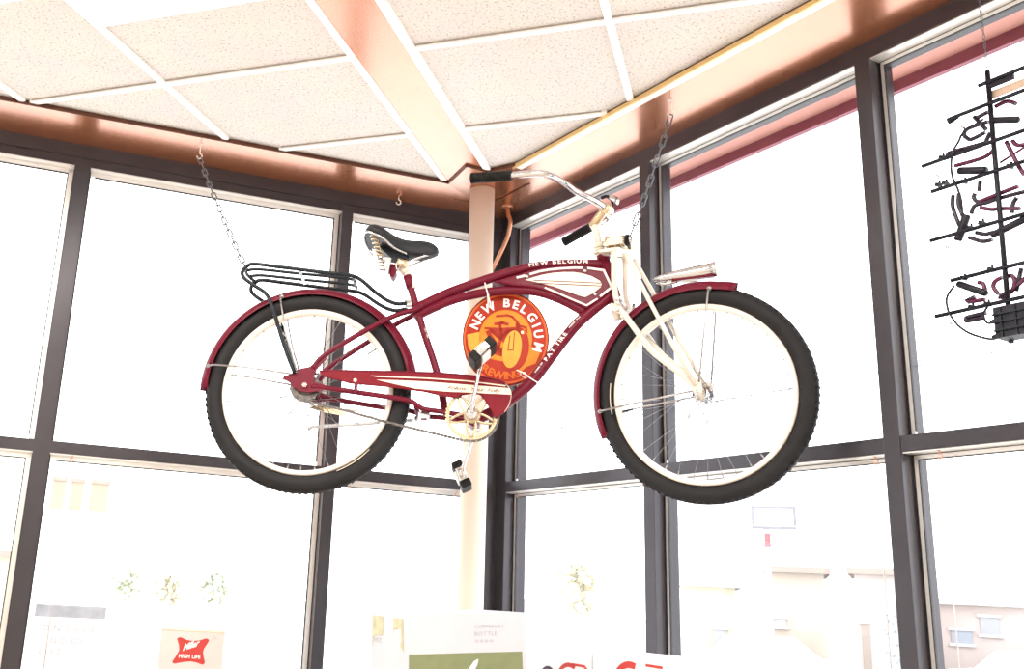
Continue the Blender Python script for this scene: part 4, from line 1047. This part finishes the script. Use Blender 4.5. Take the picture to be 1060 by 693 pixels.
def face_frame(c, ax):
    ax = Vector(ax).normalized(); n = Vector((ax.y, -ax.x, 0))      # n: out of the front face
    return lambda u, v, o=.0006: Vector(c) + ax*u + Vector((0, 0, v)) + n*o
def carton(name, TLp, ax, w, dp, h, label, roll=0., m='carton', topm='kraft', group=None):
    """TLp: top left corner of the front; returns (root, F)"""
    ax = Vector(ax).normalized(); bk = Vector((-ax.y, ax.x, 0)); base = Vector(TLp) - Vector((0, 0, h))
    r = empty(name, Matrix.Translation(base), label, 'box', group)
    ro = Matrix.Rotation(roll, 3, bk) if roll else Matrix.Identity(3); up = ro @ Vector((0, 0, 1)); axr = ro @ ax; TL = Vector(TLp)
    P = lambda u, v, o=0: TL + axr*u + up*v - bk*o - base
    b = MB(); t = .003
    b.hexa([P(u, v, -o) for v in (-h, -.002) for u, o in ((0, 0), (w, 0), (w, dp), (0, dp))]); body = b.build('carton_body', m, r)
    b = MB()
    for o0, o1 in ((.0, dp/2-.001), (dp/2+.001, dp)): b.hexa([P(u, v, -o) for v in (-.002, .0005) for u, o in ((0, o0), (w, o0), (w, o1), (0, o1))])
    b.build('carton_flap', topm, r)
    return r, P, body
r, P, body = carton('beer_carton', (-.717, 3.681, 1.455), (.987, .12, 0), .218, .26, .255, 'cream beer carton with a red bow-tie badge, below the left windows')
S = .218/690; q = lambda x, y: ((x-185)*S, -(y-165)*S)
shape = [(365, 250), (385, 234), (410, 234), (470, 258), (540, 266), (610, 256), (675, 232), (700, 236), (712, 252), (700, 280), (665, 340), (658, 375), (668, 420), (690, 480), (682, 500), (660, 506), (600, 486), (530, 478), (450, 490), (370, 508), (346, 504), (340, 486), (375, 425), (400, 370), (392, 315)]
b = MB(); pl = [q(*s) for s in shape]; n = len(pl); vs = [P(u, v, .0004) for u, v in pl] + [P(u, v, .0012) for u, v in pl]
b.add(vs, [tuple(range(n)), tuple(reversed(range(n, 2*n)))] + [(i, i+n, (i+1) % n+n, (i+1) % n) for i in range(n)]); bd = b.build('badge', 'red_print', r)
tx = MB(); u0, v0 = q(438, 372); put_text(tx, 'Miller', .030, lambda u, v: P(u0+u*.94, v0+v+u*.34, .0016), gap=.02, bold=.03, slant=.35, xs=.86)
u1, v1 = q(402, 446); w = text_width('HIGH LIFE', .08, .03); put_text(tx, 'HIGH LIFE', .0175, lambda u, v: P(u1+u, v1+v, .0016), gap=.08, bold=.03, xs=.0735/(w*.0175))
tx.build('lettering', 'white_print', bd)
tx = MB(); u2, v2 = q(760, 236); put_text(tx, '12', .012, lambda u, v: P(u2+u, v2+v, .0008), gap=.1); tx.build('small_print', 'faint', body)

# white and olive carton, turned so that its left side shows
th = math.radians(21); axw = (math.cos(th), math.sin(th), 0)
r, P, body = carton('wine_carton', (.118, 3.298, 1.557), axw, .415, .315, .357, 'white and olive green carton, its taped left side showing, beside the column', roll=math.radians(-3.2), m='white_board', topm='white_board')
def patch(pl, m, nm, o=.0004, parent=None, th_=.0007):
    b = MB(); n = len(pl); vs = [P(u, v, o) for u, v in pl] + [P(u, v, o+th_) for u, v in pl]
    b.add(vs, [tuple(range(n)), tuple(reversed(range(n, 2*n)))] + [(i, i+n, (i+1) % n+n, (i+1) % n) for i in range(n)]); return b.build(nm, m, parent or body)
ol = patch([(.004, -.120), (.402, -.120), (.402, -.350), (.004, -.350)], 'olive', 'olive_panel')
leaf = [(.195, -.205), (.205, -.172), (.228, -.145), (.243, -.139), (.238, -.158), (.222, -.180), (.212, -.205)]
patch(leaf, 'white_print', 'leaf_emblem', .0012, ol)
for pl in ([(.150, -.182), (.172, -.176), (.190, -.188), (.170, -.192)], [(.228, -.188), (.248, -.177), (.268, -.180), (.250, -.190)], [(.165, -.20), (.20, -.192), (.21, -.20), (.19, -.21)]): patch(pl, 'white_print', 'leaf_emblem', .0012, ol)
for t_, v_, s_, w_ in (('COPPERHILL', -.045, .014, .108), ('BOTTLE', -.069, .018, .080), ('****', -.098, .026, .066)):
    tx = MB(); ww = text_width(t_, .12); put_text(tx, t_, s_, lambda u, v, v_=v_: P(.232+u, v_+v, .0008), gap=.12, xs=w_/(ww*s_)); tx.build('faint_lettering', 'faint', body)
bkv = Vector((-axw[1], axw[0], 0)); axv = Vector(axw)
def SP(d, v, o): return P(0, v, -d) - axv*o          # left side: d back from the corner
def spatch(pl, m, nm, o=.0005):
    b = MB(); n = len(pl); vs = [SP(d, v, o) for d, v in pl] + [SP(d, v, o+.0007) for d, v in pl]
    b.add(vs, [tuple(range(n)), tuple(reversed(range(n, 2*n)))] + [(i, i+n, (i+1) % n+n, (i+1) % n) for i in range(n)]); return b.build(nm, m, body)
spatch([(.205, -.014), (.300, -.014), (.300, -.110), (.285, -.078), (.235, -.076), (.212, -.072), (.205, -.060)], 'khaki', 'side_print')
spatch([(.035, -.016), (.110, -.016), (.110, -.052), (.055, -.044), (.048, -.085), (.060, -.10), (.030, -.115)], 'khaki', 'side_print')
spatch([(.115, -.004), (.200, -.004), (.200, -.07), (.115, -.075)], 'peach_tape', 'tape')
tx = MB(); put_text(tx, 'VCC', .022, lambda u, v: SP(.285-u*1.6, -.098+v, .0014), gap=.1); tx.build('small_print', 'faint', body)

# red and white can cartons along the right-hand window
def wall_carton(s0, s1, z, label, shapes, grp):
    a = WP('R', s0, .30, z); r, P_, body = carton('can_carton', a, DR, s1-s0, .20, z-1.2, label, m='can_white', topm='can_white', group=grp); return r, P_, body
def cp(P_, pl, m, nm, parent, o=.0005):
    b = MB(); n = len(pl); vs = [P_(u, v, o) for u, v in pl] + [P_(u, v, o+.0007) for u, v in pl]
    b.add(vs, [tuple(range(n)), tuple(reversed(range(n, 2*n)))] + [(i, i+n, (i+1) % n+n, (i+1) % n) for i in range(n)]); return b.build(nm, m, parent)
def swoosh(cx, cz, r0, r1, a0, a1): return [(cx + r1*math.cos(math.radians(a0+(a1-a0)*i/12)), cz + r1*math.sin(math.radians(a0+(a1-a0)*i/12))) for i in range(13)] + [(cx + r0*math.cos(math.radians(a1+(a0-a1)*i/12)), cz + r0*math.sin(math.radians(a1+(a0-a1)*i/12))) for i in range(13)]
r, P_, body = wall_carton(.575, .972, 1.462, 'red and white can carton beside the white and olive carton', None, 'can cartons along the right window')
cp(P_, [(.0, -.004), (.012, -.02), (.05, -.07), (.045, -.2), (.0, -.2)], 'dark_print', 'printed_edge', body)
cp(P_, swoosh(.175, -.095, .030, .042, 20, 180), 'dark_print', 'printed_ring', body); cp(P_, swoosh(.285, -.10, .052, .066, 60, 190), 'red_print', 'printed_ring', body); cp(P_, swoosh(.315, -.105, .018, .030, 0, 180), 'red_print', 'printed_ring', body); cp(P_, [(.30, -.034), (.365, -.036), (.382, -.05), (.382, -.10), (.372, -.10), (.372, -.052), (.36, -.044), (.30, -.042)], 'red_print', 'printed_ring', body)
r, P_, body = wall_carton(.980, 1.330, 1.474, 'red and white can carton in front of the grey mullion, last of the row', None, 'can cartons along the right window')
cp(P_, swoosh(.17, -.10, .060, .080, 70, 190), 'red_print', 'printed_ring', body); cp(P_, swoosh(.24, -.095, .022, .036, 0, 180), 'red_print', 'printed_ring', body); cp(P_, [(.24, -.022), (.31, -.024), (.31, -.032), (.24, -.030)], 'red_print', 'printed_ring', body)

# plain display shelf that carries the cartons (below the picture)
sh = empty('display_shelf', Matrix.Translation((.1, 3.7, 0)), 'long wooden display shelf under the cartons by the windows', 'shelf'); mi = Matrix.Translation((-.1, -3.7, 0))
A = WP('L', 2.0, .10, 0); B = WP('L', .05, .10, 0); Bc = WP('R', .25, .09, 0); Cc = WP('R', 1.75, .09, 0); D = WP('R', 1.75, .36, 0); E_ = WP('R', .95, .60, 0); F_ = WP('L', .3, 1.35, 0); G_ = WP('L', 2.0, .75, 0)
poly = [A, B, Bc, Cc, D, E_, F_, G_]
for z in (1.2, .7, .2):
    mb = MB(); n = len(poly); vs = [(p.x, p.y, z-.03) for p in poly] + [(p.x, p.y, z) for p in poly]; mb.add(vs, [tuple(range(n)), tuple(reversed(range(n, 2*n)))] + [(i, i+n, (i+1) % n+n, (i+1) % n) for i in range(n)]); mb.build('shelf_board', 'wood', sh, mtx=mi)
for p in poly:
    mb = MB(); c = Vector((p.x, p.y, 0)).lerp(Vector((.05, 3.7, 0)), .12); mb.box((c.x, c.y, .585), (.04, .04, 1.17)); mb.build('shelf_post', 'wood', sh, mtx=mi)

# ------------------------------------------------------------------ outside: overexposed street
def ext(name, c, **k): M[name] = mat(name, c, .8, 0, .2, noise=(1.5, .04)); return name
ext('x_border', (0.220, 0.215, 0.240)); ext('x_lamp', (0.400, 0.120, 0.130)); ext('x_panel', (0.360, 0.285, 0.220)); ext('x_ground', (0.760, 0.750, 0.740)); ext('x_peach', (0.447, 0.380, 0.320)); ext('x_pink', (0.506, 0.433, 0.410)); ext('x_brown', (0.307, 0.254, 0.220)); ext('x_green', (0.492, 0.521, 0.418)); ext('x_grey', (0.367, 0.373, 0.400)); ext('x_glass', (0.333, 0.361, 0.414)); ext('x_white', (0.561, 0.561, 0.561)); ext('x_red', (0.480, 0.266, 0.266)); ext('x_yellow', (0.523, 0.481, 0.368)); ext('x_tree', (0.361, 0.380, 0.400)); ext('x_mint', (0.440, 0.493, 0.467))
mb = MB(); mb.box((0, 60, -.2), (400, 400, .1)); setp(mb.build('ground', 'x_ground'), kind='structure')
def facing(P0, P1):          # local frame of a street front: u along, z up, d back
    P0 = Vector((*P0, 0)); P1 = Vector((*P1, 0)); u = (P1-P0).normalized(); b = Vector((-u.y, u.x, 0))
    return (P0, u, b, (P1-P0).length)
def fbox(mb, fr, u0, u1, d0, d1, z0, z1): P0, u, b, L = fr; mb.hexa([P0 + u*a + b*d + Vector((0, 0, z)) - P0 for z in (z0, z1) for a, d in ((u0, d0), (u1, d0), (u1, d1), (u0, d1))])
def building(name, P0, P1, h, wall, band, wins, label, door=None, depth=3):
    fr = facing(P0, P1); r = empty(name, Matrix.Translation((*P0, -.15)), label, 'building'); L = fr[3]; h += .15
    m = MB(); fbox(m, fr, 0, L, 0, depth, 0, h); m.build('wall', wall, r)
    m = MB(); fbox(m, fr, -.15, L+.15, -.25, depth+.1, h-.06, h+.10); m.build('roof_edge', band, r)
    for u0, u1, z0, z1, mm in wins:
        m = MB(); fbox(m, fr, u0, u1, -.04, .02, z0, z1); w = m.build('shop_window', mm, r)
        m = MB(); fbox(m, fr, u0-.06, u1+.06, -.07, .01, z1, z1+.07); fbox(m, fr, u0-.06, u1+.06, -.07, .01, z0-.07, z0); m.build('window_trim', 'x_white', w)
    return r
building('shop_building', (8.0, 26.84), (9.2, 26.45), 2.4, 'x_yellow', 'x_white', [(.72, 1.02, .75, 1.45, 'x_grey')], 'pale yellow kiosk across the street, seen beside the front wheel')
building('shop_building', (10.0, 26.15), (11.15, 25.69), 2.82, 'x_peach', 'x_brown', [(.05, .32, 1.62, 1.80, 'x_grey'), (.10, .40, .7, 1.1, 'x_white')], 'pale peach shop with a brown roof edge behind the second right window')
building('shop_building', (11.75, 25.35), (12.75, 24.85), 2.85, 'x_pink', 'x_brown', [(.08, .26, .5, 1.80, 'x_brown'), (.9, 1.15, 1.0, 2.0, 'x_glass')], 'pale pink shop with a dark doorway, left of the wide right mullion')
building('shop_building', (13.6, 26.78), (16.2, 25.25), 2.28, 'x_pink', 'x_white', [(.35, .60, .9, 1.65, 'x_grey'), (1.05, 1.5, 1.45, 1.75, 'x_glass'), (1.7, 2.1, 1.7, 2.1, 'x_grey')], 'low pink shop front with grey windows beneath the neon sign')
building('shop_building', (5.4, 39.7), (9.6, 38.9), 1.75, 'x_white', 'x_pink', [(.6, 1.4, .5, 1.3, 'x_pink'), (2.2, 3.0, .5, 1.3, 'x_mint')], 'long white shop seen far off through the first right window')
building('shop_building', (-11.2, 27.9), (-9.75, 28.4), 2.2, 'x_yellow', 'x_brown', [(.5, .9, .8, 1.6, 'x_pink')], 'pale yellow shop at the far left edge of the photo')
# canopy with three peach panels on posts, upper left window
r = empty('roadside_sign', Matrix.Translation((-6.1, 21.15, -.15)), 'tall roadside sign of three peach panels seen through the left window', 'sign'); fr = facing((-6.62, 20.98), (-5.26, 21.36))
sh_ = Vector((-6.62, 20.98, 0)) - Vector((-6.1, 21.15, 0))
def rs(nm, m, *a):
    mb = MB(); fbox(mb, fr, *a); mb.build(nm, m, r, mtx=Matrix.Translation(sh_))
for a, b in ((.0, .26), (.36, .62), (.76, 1.12)): rs('sign_panel', 'x_panel', a, b, 0, .1, 3.15, 3.72); rs('panel_cap', 'x_brown', a-.02, b+.02, -.03, .13, 3.72, 3.80)
rs('sign_panel', 'x_mint', 1.14, 1.42, 0, .1, 3.20, 3.82); rs('sign_post', 'x_white', .28, .34, 0, .1, 0, 3.8); rs('sign_post', 'x_white', .66, .73, 0, .1, 0, 3.8); rs('sign_arm', 'x_grey', -.05, .12, -.05, .05, 3.02, 3.10)
# box sign on a pole, second right window
r = empty('pole_sign', Matrix.Translation((7.1, 18.7, -.15)), 'white box sign with a grey outline on a pole across the street', 'sign'); fr = facing((6.88, 18.78), (7.60, 18.50)); sh_ = Vector((6.88, 18.78, 0)) - Vector((7.1, 18.7, 0))
rs('sign_box', 'x_white', 0, .77, 0, .12, 3.36, 3.74)
rs('sign_border', 'x_border', 0, .77, -.02, 0, 3.72, 3.76); rs('sign_border', 'x_border', 0, .05, -.02, 0, 3.42, 3.72); rs('sign_border', 'x_border', .72, .77, -.02, 0, 3.42, 3.72); rs('sign_border', 'x_border', 0, .77, -.02, 0, 3.34, 3.39)
rs('sign_post', 'x_white', .20, .30, 0, .1, 0, 3.36); rs('sign_lamp', 'x_lamp', .22, .32, -.06, 0, 3.02, 3.26)
# trees and shrubs
def tree(x, y, h, w, m, label, seed, name='tree', cat='tree'):
    r = empty(name, Matrix.Translation((x, y, -.15)), label, cat); rnd = random.Random(seed)
    t = MB(); t.tube([(0, 0, 0), (.03, .0, h*.3), (0, .02, h*.55)], [.09*w, .07*w, .04*w], 8); t.build('trunk', 'x_white', r)
    c = MB()
    for i in range(90):
        a = rnd.uniform(0, 2*PI); q = rnd.uniform(0, 1)**.5; v = rnd.uniform(-1, 1); rr = w*.5*q*math.sqrt(1-v*v*.9)
        c.ball((rr*math.cos(a), rr*math.sin(a), h*(.70 + .26*v)), w*rnd.uniform(.06, .11), 4)
    c.build('crown', m, r)
for i, (x, y, h, w, m, lab) in enumerate([(-10.2, 43.8, 2.5, 1.5, 'x_green', 'leftmost of the pale green trees above the cream beer carton'), (-8.4, 44.1, 2.35, 1.4, 'x_yellow', 'middle one of the pale trees above the cream beer carton'), (-6.6, 44.5, 2.55, 1.5, 'x_green', 'rightmost of the pale green trees above the cream beer carton'), (10.75, 21.5, 2.2, .55, 'x_tree', 'slim blue-grey tree beside the wide right mullion'), (7.3, 37.2, 3.5, 1.6, 'x_yellow', 'faint tall tree seen through the first right window')]): tree(x, y, h, w, m, lab, i+3)
# parked cars
def car(x, y, az, m, label):
    r = empty('car', Matrix.Translation((x, y, -.15)) @ Matrix.Rotation(az, 4, 'Z'), label, 'car')
    b = MB(); b.prism([(-2.1, .35), (-2.12, .72), (-1.9, .86), (-1.35, .92), (-.85, 1.38), (.55, 1.40), (1.15, .95), (1.95, .82), (2.1, .6), (2.08, .35)], -.85, .85); b.build('car_body', m, r, bevel=.06)
    for sy in (-1, 1):
        g = MB(); g.prism([(-1.2, .95), (-.8, 1.30), (.5, 1.32), (.98, .95)], sy*.86-.01, sy*.86+.01); g.build('car_window', 'x_glass', r)
        for sx in (-1.3, 1.32): w = MB(); w.cyl((sx, sy*.70, .33), (sx, sy*.88, .33), .33, n=24); w.build('car_wheel', 'x_white', r)
car(9.2, 24.4, -.4, 'x_white', 'white car parked in front of the pale kiosk'); car(13.2, 20.6, -.5, 'x_white', 'white car parked in front of the peach shop'); car(15.3, 24.0, -.5, 'x_white', 'white car parked in front of the low pink shop')

# ------------------------------------------------------------------ light
w = bpy.data.worlds.new('sky'); scene.world = w; w.use_nodes = True; nt = w.node_tree; bg = nt.nodes['Background']
tc = nt.nodes.new('ShaderNodeTexCoord'); no = nt.nodes.new('ShaderNodeTexNoise'); no.inputs['Scale'].default_value = 2.2; rp = nt.nodes.new('ShaderNodeValToRGB')
rp.color_ramp.elements[0].color = (.92, .96, 1.0, 1); rp.color_ramp.elements[1].color = (1, 1, 1, 1)
nt.links.new(tc.outputs['Generated'], no.inputs['Vector']); nt.links.new(no.outputs['Fac'], rp.inputs['Fac']); nt.links.new(rp.outputs['Color'], bg.inputs['Color']); bg.inputs['Strength'].default_value = 4.3
def unseen_room_light(x, y, sx, sy, power, rz=0):  # unseen area lights added to light the room, no fittings modelled
    l = bpy.data.lights.new('unseen_room_light', 'AREA'); l.shape = 'RECTANGLE'; l.size = sx; l.size_y = sy; l.energy = power; l.color = (1., .93, .87)
    o = bpy.data.objects.new('unseen_room_light', l); COL.objects.link(o); o.location = (x, y, 3.33); o.rotation_euler = (0, 0, rz)
for x, y in ((-.9, 1.6), (.5, 1.5), (1.2, -.2), (-1.0, -.4), (.4, -1.6)): unseen_room_light(x, y, .6, 1.2, 30, -.36)
scene.view_settings.view_transform = 'Standard'; scene.view_settings.look = 'None'; scene.view_settings.gamma = 1; scene.view_settings.use_curve_mapping = False; scene.view_settings.exposure = 0.0
scene.cycles.max_bounces = 10; scene.cycles.transparent_max_bounces = 24; scene.cycles.diffuse_bounces = 5; scene.cycles.glossy_bounces = 5
